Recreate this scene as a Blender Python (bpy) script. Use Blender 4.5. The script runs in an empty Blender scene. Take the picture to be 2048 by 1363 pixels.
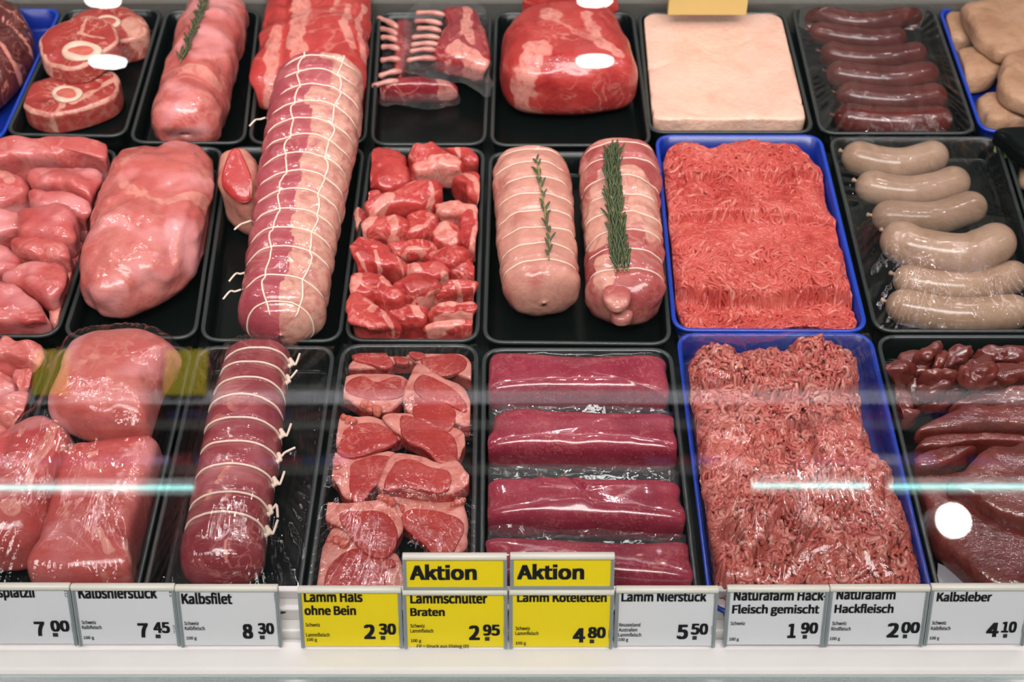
import bpy, math, random
import numpy as np
from mathutils import Vector
from mathutils.bvhtree import BVHTree

rng = np.random.default_rng(7)
random.seed(7)
SC = bpy.context.scene
COL = SC.collection
D = bpy.data

# ------------------------------------------------------------ camera
W, HH = 2048, 1363
FPX = 2844.0
PITCH = math.radians(45.4)                       # looking down on the counter
CAM = np.array([0.0, -1.0, 1.02])
cam = D.cameras.new('camera'); cam.sensor_width = 36; cam.lens = FPX / W * 36
camo = D.objects.new('camera', cam); COL.objects.link(camo)
camo.location = CAM; camo.rotation_euler = (math.pi / 2 - PITCH, 0, 0)
cam.clip_start = 0.02; cam.clip_end = 60
cam.dof.use_dof = True; cam.dof.focus_distance = 1.30; cam.dof.aperture_fstop = 8.0
SC.camera = camo

# ------------------------------------------------------------ world, lights, exposure
wd = D.worlds.new('world'); SC.world = wd; wd.use_nodes = True
wd.node_tree.nodes['Background'].inputs[0].default_value = (0.75, 0.85, 1.0, 1)
wd.node_tree.nodes['Background'].inputs[1].default_value = 0.03
SC.view_settings.view_transform = 'Standard'; SC.view_settings.look = 'None'
SC.view_settings.gamma = 1; SC.view_settings.use_curve_mapping = False
SC.view_settings.exposure = 0.0
SC.cycles.transparent_max_bounces = 24
SC.cycles.sample_clamp_indirect = 6

def area(loc, rot, sx, sy, power, col):
    l = D.lights.new('case_or_fill_light', 'AREA'); l.shape = 'RECTANGLE'; l.size = sx; l.size_y = sy; l.energy = power; l.color = col
    o = D.objects.new('case_or_fill_light', l); COL.objects.link(o); o.location = loc; o.rotation_euler = rot
    return o
def spot(loc, aim, power, col, rad=0.02, ang=90):
    l = D.lights.new('spot_lamp_light', 'SPOT'); l.energy = power; l.color = col; l.shadow_soft_size = rad
    l.spot_size = math.radians(ang); l.spot_blend = 0.6
    o = D.objects.new('spot_lamp_light', l); COL.objects.link(o); o.location = loc
    o.rotation_euler = (Vector(aim) - Vector(loc)).to_track_quat('-Z', 'Y').to_euler()
WARM = (1.0, 0.88, 0.90)
area((0, 0.34, 0.92), (math.radians(-8), 0, 0), 2.6, 0.06, 3.0, WARM)          # fluorescent strip under the canopy
area((0, -0.14, 0.86), (math.radians(22), 0, 0), 2.8, 0.10, 3.0, WARM)          # second strip along the canopy's front edge
for k in range(7):                                                             # little downlights along the canopy
    x = -1.05 + 0.35 * k
    spot((x, 0.10, 1.02), (x * 0.9, 0.05, 0), 4.2, WARM, 0.022, 110)
    spot((x + 0.13, 0.48, 1.02), (x * 0.9, 0.25, 0), 2.9, WARM, 0.022, 100)
area((0, -1.6, 2.7), (math.radians(28), 0, 0), 3.0, 0.8, 150, (1, 0.97, 0.95))   # store ceiling over the aisle

# ------------------------------------------------------------ projection helpers (pixel of the photograph -> point on a level plane)
cp, sp_ = math.cos(PITCH), math.sin(PITCH)
FWD = np.array([0, cp, -sp_]); UPV = np.array([0, sp_, cp]); RGT = np.array([1.0, 0, 0])
def ray(px, py):
    d = FWD * FPX + RGT * (px - W / 2) + UPV * (HH / 2 - py)
    return d / np.linalg.norm(d)
def P(px, py, z=0.0):
    d = ray(px, py); return CAM + d * ((z - CAM[2]) / d[2])
def PP(pts, z=0.0):
    return np.array([P(x, y, z) for x, y in pts])
def mpp(px, py, z=0.0):
    return float(np.dot(P(px, py, z) - CAM, FWD)) / FPX
def proj(V):
    q = V - CAM; w = q @ FWD
    return np.stack([W / 2 + FPX * (q @ RGT) / w, HH / 2 - FPX * (q @ UPV) / w], 1)

# ------------------------------------------------------------ noise
def _h(i, j, k, s):
    with np.errstate(over='ignore'):
        n = (i * 374761393 + j * 668265263 + k * 2147483647 + s * 1274126177).astype(np.int64) & 0xffffffff
        n = ((n ^ (n >> 13)) * 1274126177) & 0xffffffff
        n = (n ^ (n >> 16)) & 0xffff
    return n / 65535.0
def vnoise(p, s=0):
    p = np.asarray(p, float); f = np.floor(p).astype(np.int64); t = p - f; t = t * t * (3 - 2 * t)
    r = 0
    for a in (0, 1):
        for b in (0, 1):
            for c in (0, 1):
                w = (t[:, 0] if a else 1 - t[:, 0]) * (t[:, 1] if b else 1 - t[:, 1]) * (t[:, 2] if c else 1 - t[:, 2])
                r = r + w * _h(f[:, 0] + a, f[:, 1] + b, f[:, 2] + c, s)
    return r * 2 - 1
def fbm(p, s=0, o=3):
    r = 0; a = 1.0; p = np.asarray(p, float)
    for k in range(o):
        r = r + a * vnoise(p, s + k * 17); p = p * 2.03 + 5.3; a *= 0.5
    return r

# ------------------------------------------------------------ mesh helpers
GEO = {}
MEATS = []
TQ = []                                            # (quad xy, rim z, floor z) of every tray
def settle(V):
    """keep a piece inside the walls of the tray it lies in"""
    c = V[:, :2].mean(0)
    for q, zr, zf in TQ:
        dd = []
        for i in range(4):
            a, b = q[i], q[(i + 1) % 4]; d = (b - a) / np.linalg.norm(b - a); dd.append((a, np.array([-d[1], d[0]])))
        if min((c - a) @ n for a, n in dd) < 0: continue
        V = V.copy(); wgt = 1 - sstep(V[:, 2], zr + 0.002, zr + 0.024); low = wgt > 0; D0 = 0.0125 - 0.0055 * sstep(V[:, 2], zf + 0.001, zf + 0.008)
        cm = q.mean(0); R = 0.017
        for a, n in dd:
            s = (V[:, :2] - a) @ n; push = wgt * np.maximum(0, D0 - s); V[:, :2] += push[:, None] * n
        for i in range(4):
            (a, n), (a2, n2) = dd[i - 1], dd[i]
            s1 = (V[:, :2] - a) @ n - D0; s2 = (V[:, :2] - a2) @ n2 - D0
            k = low & (s1 < R) & (s2 < R); h = np.hypot(R - s1, R - s2); f = np.where(k & (h > R), (h - R) / np.maximum(h, 1e-6), 0) * wgt
            V[:, :2] += (f * (R - s1))[:, None] * n + (f * (R - s2))[:, None] * n2
        V[:, 2] = np.maximum(V[:, 2], zf + 0.0003)
        break
    return V
def mk(name, V, F, mat, parent=None, origin=None, attrs=None, smooth=True):
    V = np.asarray(V, float)
    if attrs is not None and parent is None and name != 'netted_roast': V = settle(V)
    if attrs is not None or name in ('knot', 'bone', 'lean_eye', 'casing_knot'): MEATS.append(V)
    if parent is not None:
        org = np.array(parent['org'])
    else:
        org = np.array(origin) if origin is not None else np.array([(V[:, 0].min() + V[:, 0].max()) / 2, (V[:, 1].min() + V[:, 1].max()) / 2, V[:, 2].min()])
    me = D.meshes.new(name)
    me.from_pydata((V - org).tolist(), [], F if isinstance(F, list) else F.tolist())
    if smooth: me.polygons.foreach_set('use_smooth', [True] * len(me.polygons))
    for an, av in (attrs or {}).items():
        a = me.attributes.new(an, 'FLOAT', 'POINT'); a.data.foreach_set('value', np.asarray(av, np.float32))
    me.materials.append(mat); me.update()
    o = D.objects.new(name, me); COL.objects.link(o)
    if parent is not None: o.parent = parent
    else: o.location = org
    o['org'] = [float(c) for c in org]
    GEO[o.name] = (V, F)
    return o
def empty(name, loc):
    o = D.objects.new(name, None); COL.objects.link(o); o.location = loc; o.empty_display_size = 0.02
    o['org'] = [float(c) for c in loc]; return o
def tag(o, label, cat, group=None, kind=None):
    o['label'] = label; o['category'] = cat
    if group: o['group'] = group
    if kind: o['kind'] = kind
    return o
def struct(o): o['kind'] = 'structure'; return o
def join(parts):
    Vs, Fs, n = [], [], 0
    for V, F in parts:
        Vs.append(np.asarray(V, float)); Fs += [[i + n for i in f] for f in (F if isinstance(F, list) else F.tolist())]; n += len(V)
    return np.concatenate(Vs), Fs
def grid_faces(nr, nc, closed=True, off=0):
    F = []
    m = nc if closed else nc - 1
    for r in range(nr - 1):
        a = off + r * nc
        for c in range(m):
            d = (c + 1) % nc
            F.append([a + c, a + d, a + nc + d, a + nc + c])
    return F
def box(x0, x1, y0, y1, z0, z1):
    V = [(x0, y0, z0), (x1, y0, z0), (x1, y1, z0), (x0, y1, z0), (x0, y0, z1), (x1, y0, z1), (x1, y1, z1), (x0, y1, z1)]
    return np.array(V, float), [[0, 3, 2, 1], [4, 5, 6, 7], [0, 1, 5, 4], [1, 2, 6, 5], [2, 3, 7, 6], [3, 0, 4, 7]]
def bevel(o, w=0.001, s=2):
    m = o.modifiers.new('bevel', 'BEVEL'); m.width = w; m.segments = s; m.limit_method = 'ANGLE'
def catmull(pts, n, closed=True):
    pts = np.asarray(pts, float); m = len(pts)
    if closed: idx = lambda i: pts[i % m]; segs = m
    else: idx = lambda i: pts[min(max(i, 0), m - 1)] ; segs = m - 1
    out = []
    for i in range(segs):
        p0, p1, p2, p3 = idx(i - 1), idx(i), idx(i + 1), idx(i + 2)
        for t in np.linspace(0, 1, 24, endpoint=False):
            out.append(0.5 * (2 * p1 + (p2 - p0) * t + (2 * p0 - 5 * p1 + 4 * p2 - p3) * t * t + (3 * p1 - p0 - 3 * p2 + p3) * t ** 3))
    if not closed: out.append(pts[-1])
    out = np.array(out)
    q = np.concatenate([out, out[:1]]) if closed else out
    L = np.concatenate([[0], np.cumsum(np.linalg.norm(np.diff(q, axis=0), axis=1))])
    s = np.linspace(0, L[-1], n, endpoint=not closed)
    return np.stack([np.interp(s, L, q[:, k]) for k in range(q.shape[1])], 1)
def seg_dist(XY, poly):
    poly = np.asarray(poly, float); best = np.full(len(XY), 1e9)
    if len(poly) == 1: return np.linalg.norm(XY - poly[0], axis=1)
    for a, b in zip(poly[:-1], poly[1:]):
        ab = b - a; t = np.clip(((XY - a) @ ab) / max(ab @ ab, 1e-12), 0, 1)
        best = np.minimum(best, np.linalg.norm(XY - (a + t[:, None] * ab), axis=1))
    return best
def sstep(x, a, b):
    t = np.clip((x - a) / (b - a), 0, 1); return t * t * (3 - 2 * t)
def centroid(p):
    x, y = p[:, 0], p[:, 1]; x2, y2 = np.roll(x, -1), np.roll(y, -1); c = x * y2 - x2 * y; A = c.sum() / 2
    return np.array([((x + x2) * c).sum() / (6 * A), ((y + y2) * c).sum() / (6 * A)])

# a lump of meat: closed body with a given outline, rounded over the top, flat below
def blob(out, H, base, e=0.75, flat=0.4, nz=0.003, ns=35, seed=0, nu=88, nv=34, fit=True, creases=(), fat=(), rim=0, top=0, slope=(0, 0), ref=None, hf=None, fitz=-2):
    zc = base + H * (0.5 if e > 0.5 else 0.85)
    o2 = PP(out, zc)[:, :2]; oc = catmull(o2, nu); c = centroid(oc)
    if np.linalg.norm(oc - c, axis=1).min() < 1e-5: c = oc.mean(0)
    ph = np.linspace(-math.pi / 2, math.pi / 2, nv + 1)[1:-1]
    s = np.cos(ph) ** e; zz = np.sign(np.sin(ph)) * np.abs(np.sin(ph)) ** e
    if e < 0.5:                                      # slabs: spread rows over the flat top as well
        k = s > 0.9; up_ = 1 - np.linspace(0.115, 0.94, 16); lo_ = np.linspace(0.1, 0.885, 5); f = lambda q: (1 - q ** (2 / e)) ** (e / 2)
        s, zz = np.concatenate([lo_, s[k], up_]), np.concatenate([-f(lo_), zz[k], f(up_)])
    Hb = flat * H
    z = np.where(zz > 0, base + Hb + (H - Hb) * zz, base + Hb * (1 + zz))
    n = len(s)
    XY = c[None, None] + s[:, None, None] * (oc - c)[None]
    V = np.concatenate([XY.reshape(-1, 2), np.repeat(z, nu)[:, None]], 1)
    V = np.concatenate([V, [[c[0], c[1], base]], [[c[0], c[1], base + H]]])
    S = np.concatenate([np.repeat(s, nu), [0, 0]]); ZZ = np.concatenate([np.repeat(zz, nu), [-1, 1]])
    ref = c if ref is None else ref
    V[:, 2] += slope[0] * (V[:, 0] - ref[0]) + slope[1] * (V[:, 1] - ref[1])
    if fit:
        tp = catmull(np.asarray(out, float), 80)
        tx0, ty0 = tp.min(0); tx1, ty1 = tp.max(0)
        for _ in range(4):
            q = proj(V[ZZ > fitz]); x0, y0 = q.min(0); x1, y1 = q.max(0)
            m = mpp((x0 + x1) / 2, (y0 + y1) / 2, zc); cx, cy = V[:, 0].mean(), V[:, 1].mean()
            V[:, 0] = cx + (V[:, 0] - cx) * np.clip((tx1 - tx0) / (x1 - x0), 0.6, 1.5) + ((tx0 + tx1) - (x0 + x1)) / 2 * m
            ky = np.clip((ty1 - ty0) / max(y1 - y0, 1), 0.55, 1.5)
            V[:, 1] = cy + (V[:, 1] - cy) * ky - ((ty0 + ty1) - (y0 + y1)) / 2 * m * 1.4
    mid = np.array([V[:, 0].mean(), V[:, 1].mean(), base + Hb])
    up = np.clip((ZZ + 0.9) / 0.9, 0, 1)
    if nz:
        nrm = V - mid; nrm /= np.maximum(np.linalg.norm(nrm, axis=1, keepdims=True), 1e-6)
        if e < 0.5: nrm = nrm * [0.8, 0.8, 0.5]
        V = V + nrm * (fbm(V * ns, seed, 3) * nz * up)[:, None]
    for poly, w, dep in creases:
        pl = PP(poly, base + H * 0.8)[:, :2]; wm = w * mpp(poly[0][0], poly[0][1], base)
        V[:, 2] -= dep * np.exp(-(seg_dist(V[:, :2], pl) / wm) ** 2) * np.clip(ZZ + 0.4, 0, 1)
    if hf is not None: V[:, 2] += hf(V) * np.clip(ZZ, 0, 1)
    V[:, 2] = np.maximum(V[:, 2], base + np.minimum(0, slope[0] * (V[:, 0] - ref[0]) + slope[1] * (V[:, 1] - ref[1])))
    A = np.zeros(len(V))
    for poly, w, val in fat:
        pl = PP(poly, base + H * 0.75)[:, :2]; wm = w * mpp(poly[0][0], poly[0][1], base)
        d = seg_dist(V[:, :2], pl) + fbm(V * 60, seed + 5, 3) * wm * 0.6
        A = np.maximum(A, val * sstep(-d, -wm * 1.4, -wm * 0.6) * (ZZ > -0.6))
    if rim: A = np.maximum(A, rim * sstep(S + 0.03 * fbm(V * 60, seed + 3, 2), 0.88, 0.95) * np.where(ZZ > 0.7, 1, 0.36))
    if top: A = np.maximum(A, np.where(ZZ > 0, top * sstep(ZZ, 0.6, 0.82), 0) + 0.30 * sstep(fbm(V * 70, seed + 4, 2), 0, 0.4))
    F = grid_faces(n, nu)
    b, t = n * nu, n * nu + 1
    for k in range(nu):
        F.append([b, (k + 1) % nu, k]); F.append([t, (n - 1) * nu + k, (n - 1) * nu + (k + 1) % nu])
    return V, F, {'fat': A}, mid

# tube along a path (world points), radius per point, rounded or flat ends
def tube(path, r, ns=8, closed=False, flat=1.0):
    path = np.asarray(path, float); n = len(path); r = np.broadcast_to(np.asarray(r, float), (n,))
    T = np.gradient(path, axis=0)
    if closed: T = np.roll(path, -1, 0) - np.roll(path, 1, 0)
    T /= np.maximum(np.linalg.norm(T, axis=1, keepdims=True), 1e-9)
    ref = np.array([0, 0, 1.0]) if abs(T[:, 2]).mean() < 0.8 else np.array([0.0, 1, 0])
    N = np.zeros_like(T); prev = ref
    for i in range(n):
        v = prev - T[i] * (prev @ T[i]); l = np.linalg.norm(v)
        if l < 1e-6: v = np.cross(T[i], [1, 0.3, 0.2]); l = np.linalg.norm(v)
        N[i] = v / l; prev = N[i] if closed or abs(T[:, 2]).mean() >= 0.8 else ref
    B = np.cross(T, N)
    a = np.linspace(0, 2 * math.pi, ns, endpoint=False)
    V = path[:, None] + r[:, None, None] * (np.cos(a)[None, :, None] * B[:, None] + flat * np.sin(a)[None, :, None] * N[:, None])
    V = V.reshape(-1, 3); F = grid_faces(n, ns)
    if closed:
        for c in range(ns):
            d = (c + 1) % ns; F.append([(n - 1) * ns + c, (n - 1) * ns + d, d, c])
    else:
        F.append(list(range(ns))[::-1]); F.append([(n - 1) * ns + c for c in range(ns)])
    return V, F
def round_ends(n, frac0, frac1=None):
    t = np.linspace(0, 1, n); frac1 = frac0 if frac1 is None else frac1
    a = np.sqrt(np.clip(1 - np.clip((frac0 - t) / frac0, 0, 1) ** 2, 0.0004, 1)); b = np.sqrt(np.clip(1 - np.clip((t - 1 + frac1) / frac1, 0, 1) ** 2, 0.0004, 1))
    return a * b
def dense_t(n, k=0.12):
    u = np.linspace(0, 1, n); return u - k * np.sin(2 * math.pi * u) / (2 * math.pi) * 4 * 0.9 if k else u

# a rolled joint: path of (px, py, half width px); returns mesh and a surface function for the strings
def roll(path, base, flat=0.85, pinch=(), pd=0.05, pw=0.012, nz=0.0015, ns=40, seed=0, cap=(0.12, 0.12), n=170, nr=72, rise=(0, 0), sq=0.9):
    pts = []
    for px, py, hw in path:
        r = hw * mpp(px, py, base + 0.04); c = P(px, py, base + r * flat); pts.append([*c, r])
    q = catmull(pts, 200, closed=False)
    tt = np.linspace(0, 1, 200); pinch = list(pinch)
    def prof(t):
        a = np.where(t < cap[0], np.sqrt(np.clip(1 - ((cap[0] - t) / cap[0]) ** 3, 0.0, 1)), 1)
        b = np.where(t > 1 - cap[1], np.sqrt(np.clip(1 - ((t - 1 + cap[1]) / cap[1]) ** 3, 0.0, 1)), 1)
        g = a * b
        for p in pinch: g = g * (1 - pd * np.exp(-((t - p) / pw) ** 2))
        return np.maximum(g, 0.002)
    def surf(t, th, off=0.0):
        t = np.asarray(t, float); th = np.asarray(th, float); t, th = np.broadcast_arrays(t, th)
        c = np.stack([np.interp(t, tt, q[:, k]) for k in range(4)], -1)
        c2 = np.stack([np.interp(np.clip(t + 0.004, 0, 1), tt, q[:, k]) for k in range(3)], -1); c1 = np.stack([np.interp(np.clip(t - 0.004, 0, 1), tt, q[:, k]) for k in range(3)], -1)
        T = c2 - c1; T[..., 2] = 0; T /= np.linalg.norm(T, axis=-1, keepdims=True)
        S = np.stack([T[..., 1], -T[..., 0], np.zeros_like(T[..., 0])], -1)
        ct, st = np.cos(th), np.sin(th)
        ct = np.sign(ct) * np.abs(ct) ** sq; st = np.sign(st) * np.abs(st) ** sq
        g = prof(t)
        R = c[..., 3] * g + off
        zz = base + (c[..., 3] * flat) * (1 + 0) + rise[0] * (1 - t) + rise[1] * t
        Q = np.zeros(t.shape + (3,))
        Q[..., :2] = c[..., :2] + S[..., :2] * (R * ct)[..., None]
        Q[..., 2] = zz + (R * flat) * st
        if nz:
            sh = Q.reshape(-1, 3); d = (fbm(sh * ns, seed, 3) * nz).reshape(t.shape) * np.clip(g * 1.4 - .1, 0, 1)
            Q[..., :2] += S[..., :2] * (d * ct)[..., None]; Q[..., 2] += d * st
        return Q
    u = np.linspace(0, 1, n); t = 0.5 - 0.5 * np.cos(u * math.pi); t = 0.3 * u + 0.7 * t
    th = np.linspace(0, 2 * math.pi, nr, endpoint=False)
    V = surf(t[:, None], th[None, :]).reshape(-1, 3)
    F = grid_faces(n, nr); F.append(list(range(nr))); F.append([(n - 1) * nr + c for c in range(nr)][::-1])
    F = [f[::-1] for f in F]
    return V, F, surf, np.repeat(t, nr), np.tile(th, n)
def drop(o, px, py, lift=0.0):
    V, F = GEO[o.name]
    if 'bvh' not in BV or BV.get('n') != o.name:
        BV['bvh'] = BVHTree.FromPolygons([tuple(v) for v in V], F); BV['n'] = o.name
    h, nrm, _, _ = BV['bvh'].ray_cast(Vector(CAM), Vector(ray(px, py)))
    if h is None:
        h, nrm, _, _ = BV['bvh'].find_nearest(Vector(P(px, py, V[:, 2].max() * 0.7)))
    return np.array(h) + np.array([0, 0, lift])
BV = {}

# ------------------------------------------------------------ materials
def lin(h):
    if isinstance(h, str):
        c = [int(h[i:i + 2], 16) / 255 for i in (0, 2, 4)]
    else: c = [v / 255 for v in h]
    return tuple((v / 12.92 if v <= 0.04045 else ((v + 0.055) / 1.055) ** 2.4) for v in c) + (1,)
class NT:
    def __init__(s, name):
        s.m = D.materials.new(name); s.m.use_nodes = True; s.t = s.m.node_tree; s.b = s.t.nodes['Principled BSDF']; s.out = s.t.nodes['Material Output']
    def n(s, typ, **kw):
        x = s.t.nodes.new(typ)
        for k, v in kw.items():
            if k in x.inputs.keys(): 
                if isinstance(v, bpy.types.NodeSocket): s.t.links.new(v, x.inputs[k])
                else: x.inputs[k].default_value = v
            else: setattr(x, k, v)
        return x
    def l(s, a, b): s.t.links.new(a, b)
    def math(s, op, a, b=None, c=None, clamp=False):
        x = s.t.nodes.new('ShaderNodeMath'); x.operation = op; x.use_clamp = clamp
        for i, v in enumerate((a, b, c)):
            if v is None: continue
            if isinstance(v, bpy.types.NodeSocket): s.l(v, x.inputs[i])
            else: x.inputs[i].default_value = v
        return x.outputs[0]
    def mix(s, f, a, b):
        x = s.t.nodes.new('ShaderNodeMix'); x.data_type = 'RGBA'
        for i, v in ((0, f), (6, a), (7, b)):
            if isinstance(v, bpy.types.NodeSocket): s.l(v, x.inputs[i])
            else: x.inputs[i].default_value = v
        return x.outputs[2]
    def ramp(s, f, stops):
        x = s.t.nodes.new('ShaderNodeValToRGB'); s.l(f, x.inputs[0]); e = x.color_ramp.elements
        while len(e) < len(stops): e.new(0.5)
        for i, (p, c) in enumerate(stops):
            e[i].position = p; e[i].color = c if len(c) == 4 else (*c, 1)
        return x.outputs[0]
    def coords(s):
        tc = s.n('ShaderNodeTexCoord'); oi = s.n('ShaderNodeObjectInfo')
        sc = s.n('ShaderNodeVectorMath', operation='SCALE'); s.l(oi.outputs['Random'], sc.inputs['Scale']); sc.inputs[0].default_value = (7, 11, 5)
        ad = s.n('ShaderNodeVectorMath', operation='ADD'); s.l(tc.outputs['Object'], ad.inputs[0]); s.l(sc.outputs[0], ad.inputs[1])
        return ad.outputs[0]
    def noise(s, v, scale, detail=3, rough=0.5, dist=0.0):
        x = s.n('ShaderNodeTexNoise', Scale=scale, Detail=detail, Roughness=rough, Distortion=dist); s.l(v, x.inputs['Vector']); return x.outputs[0]
    def stretch(s, v, sc, rot=(0, 0, 0)):
        x = s.n('ShaderNodeMapping'); s.l(v, x.inputs[0]); x.inputs['Scale'].default_value = sc; x.inputs['Rotation'].default_value = rot; return x.outputs[0]

def mc(c): return lin(tuple(v * 0.89 for v in c))
def meat(name, lean, fatc, vein=0.3, vs=28, scale=22, rough=0.3, bump=0.25, fib=(1, 5, 1), frot=(0, 0, 0.3), coat=0.5, speck=0.0, film=0.0, sss=0.06, vw=0.035, spark=0.22, bleed=1.0):
    t = NT(name); v = t.coords()
    n1 = t.noise(v, scale, 4, 0.55, 0.4)
    k = len(lean)
    col = t.ramp(n1, [(0.3 + 0.4 * i / max(k - 1, 1), mc(c)) for i, c in enumerate(lean)])
    fv = t.stretch(v, fib, frot); n2 = t.noise(fv, 160, 3, 0.6)
    dk = t.math('MULTIPLY_ADD', n2, 0.5, 0.75)
    hs = t.n('ShaderNodeHueSaturation'); t.l(col, hs.inputs['Color']); t.l(dk, hs.inputs['Value'])
    col = hs.outputs[0]
    fcol = t.mix(t.noise(v, 60, 2), mc(fatc[0]), mc(fatc[1]))
    fcol = t.mix(t.math('MULTIPLY', t.math('SUBTRACT', t.noise(v, 75, 4, 0.65, 0.8), 0.45, clamp=True), bleed * 3.0, clamp=True), fcol, col)
    if vein:
        nv = t.noise(v, vs, 3, 0.55, 1.2)
        d = t.math('ABSOLUTE', t.math('SUBTRACT', nv, 0.5))
        msk = t.noise(v, vs * 0.45, 1)
        f = t.math('MULTIPLY', t.math('SUBTRACT', 1.0, t.math('DIVIDE', d, vw), clamp=True), t.math('MULTIPLY', t.math('SUBTRACT', msk, 0.40, clamp=True), vein * 9), clamp=True)
        col = t.mix(f, col, fcol)
    if speck:
        nz = t.noise(v, 420, 1); f = t.math('MULTIPLY', t.math('SUBTRACT', nz, 0.60, clamp=True), speck * 8, clamp=True)
        col = t.mix(f, col, fcol)
    if film:                                        # silverskin patches
        nf = t.noise(v, 13, 2, 0.5, 0.8); f = t.math('MULTIPLY', t.math('SUBTRACT', nf, 0.5, clamp=True), film * 7, clamp=True)
        col = t.mix(t.math('MULTIPLY', f, 0.75), col, lin((216, 150, 150)))
    at = t.n('ShaderNodeAttribute', attribute_name='fat')
    fa = t.math('ADD', at.outputs['Fac'], t.math('MULTIPLY', t.math('SUBTRACT', t.noise(v, 110, 3), 0.5), 0.5))
    fm = t.math('MULTIPLY', t.math('SUBTRACT', fa, 0.32), 4.0, clamp=True)
    col = t.mix(t.math('MULTIPLY', fm, t.math('MINIMUM', t.math('MULTIPLY', at.outputs['Fac'], 1.6), 1.0)), col, fcol)
    t.l(col, t.b.inputs['Base Color']); t.b.inputs['Specular IOR Level'].default_value = 0.22
    r = t.math('MULTIPLY_ADD', t.noise(v, 90, 2), 0.25, rough - 0.1); t.l(r, t.b.inputs['Roughness'])
    t.b.inputs['Coat Weight'].default_value = coat; t.b.inputs['Coat Roughness'].default_value = 0.09
    if spark:
        cb = t.n('ShaderNodeBump', Strength=spark, Distance=0.0012); t.l(t.noise(v, 240, 2, 0.6), cb.inputs['Height']); t.l(cb.outputs[0], t.b.inputs['Coat Normal'])
    if sss:
        t.b.inputs['Subsurface Weight'].default_value = sss; t.b.inputs['Subsurface Radius'].default_value = (1, 0.35, 0.25); t.b.inputs['Subsurface Scale'].default_value = 0.004
    hgt = t.math('ADD', t.math('MULTIPLY', n2, 0.5), t.math('MULTIPLY', t.noise(v, 70, 4, 0.6), 1.2))
    bp = t.n('ShaderNodeBump', Strength=bump, Distance=0.004); t.l(hgt, bp.inputs['Height']); t.l(bp.outputs[0], t.b.inputs['Normal'])
    return t.m
def plain(name, c, rough=0.4, metal=0.0, spec=0.5, bump=0.0, bs=200, var=0.0, coat=0.0):
    t = NT(name); t.b.inputs['Roughness'].default_value = rough; t.b.inputs['Metallic'].default_value = metal; t.b.inputs['Specular IOR Level'].default_value = spec
    t.b.inputs['Coat Weight'].default_value = coat
    v = t.coords(); nn = t.noise(v, 30, 3)
    h, = [lin(c)]
    a = tuple(x * (1 - var) for x in h[:3]) + (1,)
    t.l(t.mix(nn, a, h), t.b.inputs['Base Color'])
    if bump:
        bp = t.n('ShaderNodeBump', Strength=bump, Distance=0.002); t.l(t.noise(v, bs, 3), bp.inputs['Height']); t.l(bp.outputs[0], t.b.inputs['Normal'])
    return t.m
def emit(name, c, s):
    t = NT(name); t.b.inputs['Base Color'].default_value = (0, 0, 0, 1); t.b.inputs['Emission Color'].default_value = (*c, 1); t.b.inputs['Emission Strength'].default_value = s
    return t.m
def clear(name, tint=(0.97, 0.98, 0.98), ior=1.45, rough=0.03, haze=0.0, bump=0.0, sc=(1, 1, 1), bs=60, gain=1.0, cap=1.0):
    t = NT(name); t.t.nodes.remove(t.b)
    tr = t.n('ShaderNodeBsdfTransparent'); tr.inputs[0].default_value = (*tint, 1)
    gl = t.n('ShaderNodeBsdfGlossy'); gl.inputs['Roughness'].default_value = rough
    fr = t.n('ShaderNodeFresnel', IOR=ior)
    f = t.math('MINIMUM', t.math('MULTIPLY', fr.outputs[0], gain), cap)
    mx = t.n('ShaderNodeMixShader'); t.l(f, mx.inputs[0]); t.l(tr.outputs[0], mx.inputs[1]); t.l(gl.outputs[0], mx.inputs[2])
    if bump:
        v = t.coords(); bp = t.n('ShaderNodeBump', Strength=bump, Distance=0.004)
        t.l(t.noise(t.stretch(v, sc), bs, 3, 0.6, 0.6), bp.inputs['Height'])
        t.l(bp.outputs[0], gl.inputs['Normal']); t.l(bp.outputs[0], fr.inputs['Normal'])
    res = mx.outputs[0]
    if haze:
        df = t.n('ShaderNodeBsdfDiffuse'); df.inputs[0].default_value = (0.8, 0.8, 0.8, 1)
        m2 = t.n('ShaderNodeMixShader'); m2.inputs[0].default_value = haze; t.l(res, m2.inputs[1]); t.l(df.outputs[0], m2.inputs[2]); res = m2.outputs[0]
    t.l(res, t.out.inputs[0]); return t.m

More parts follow.
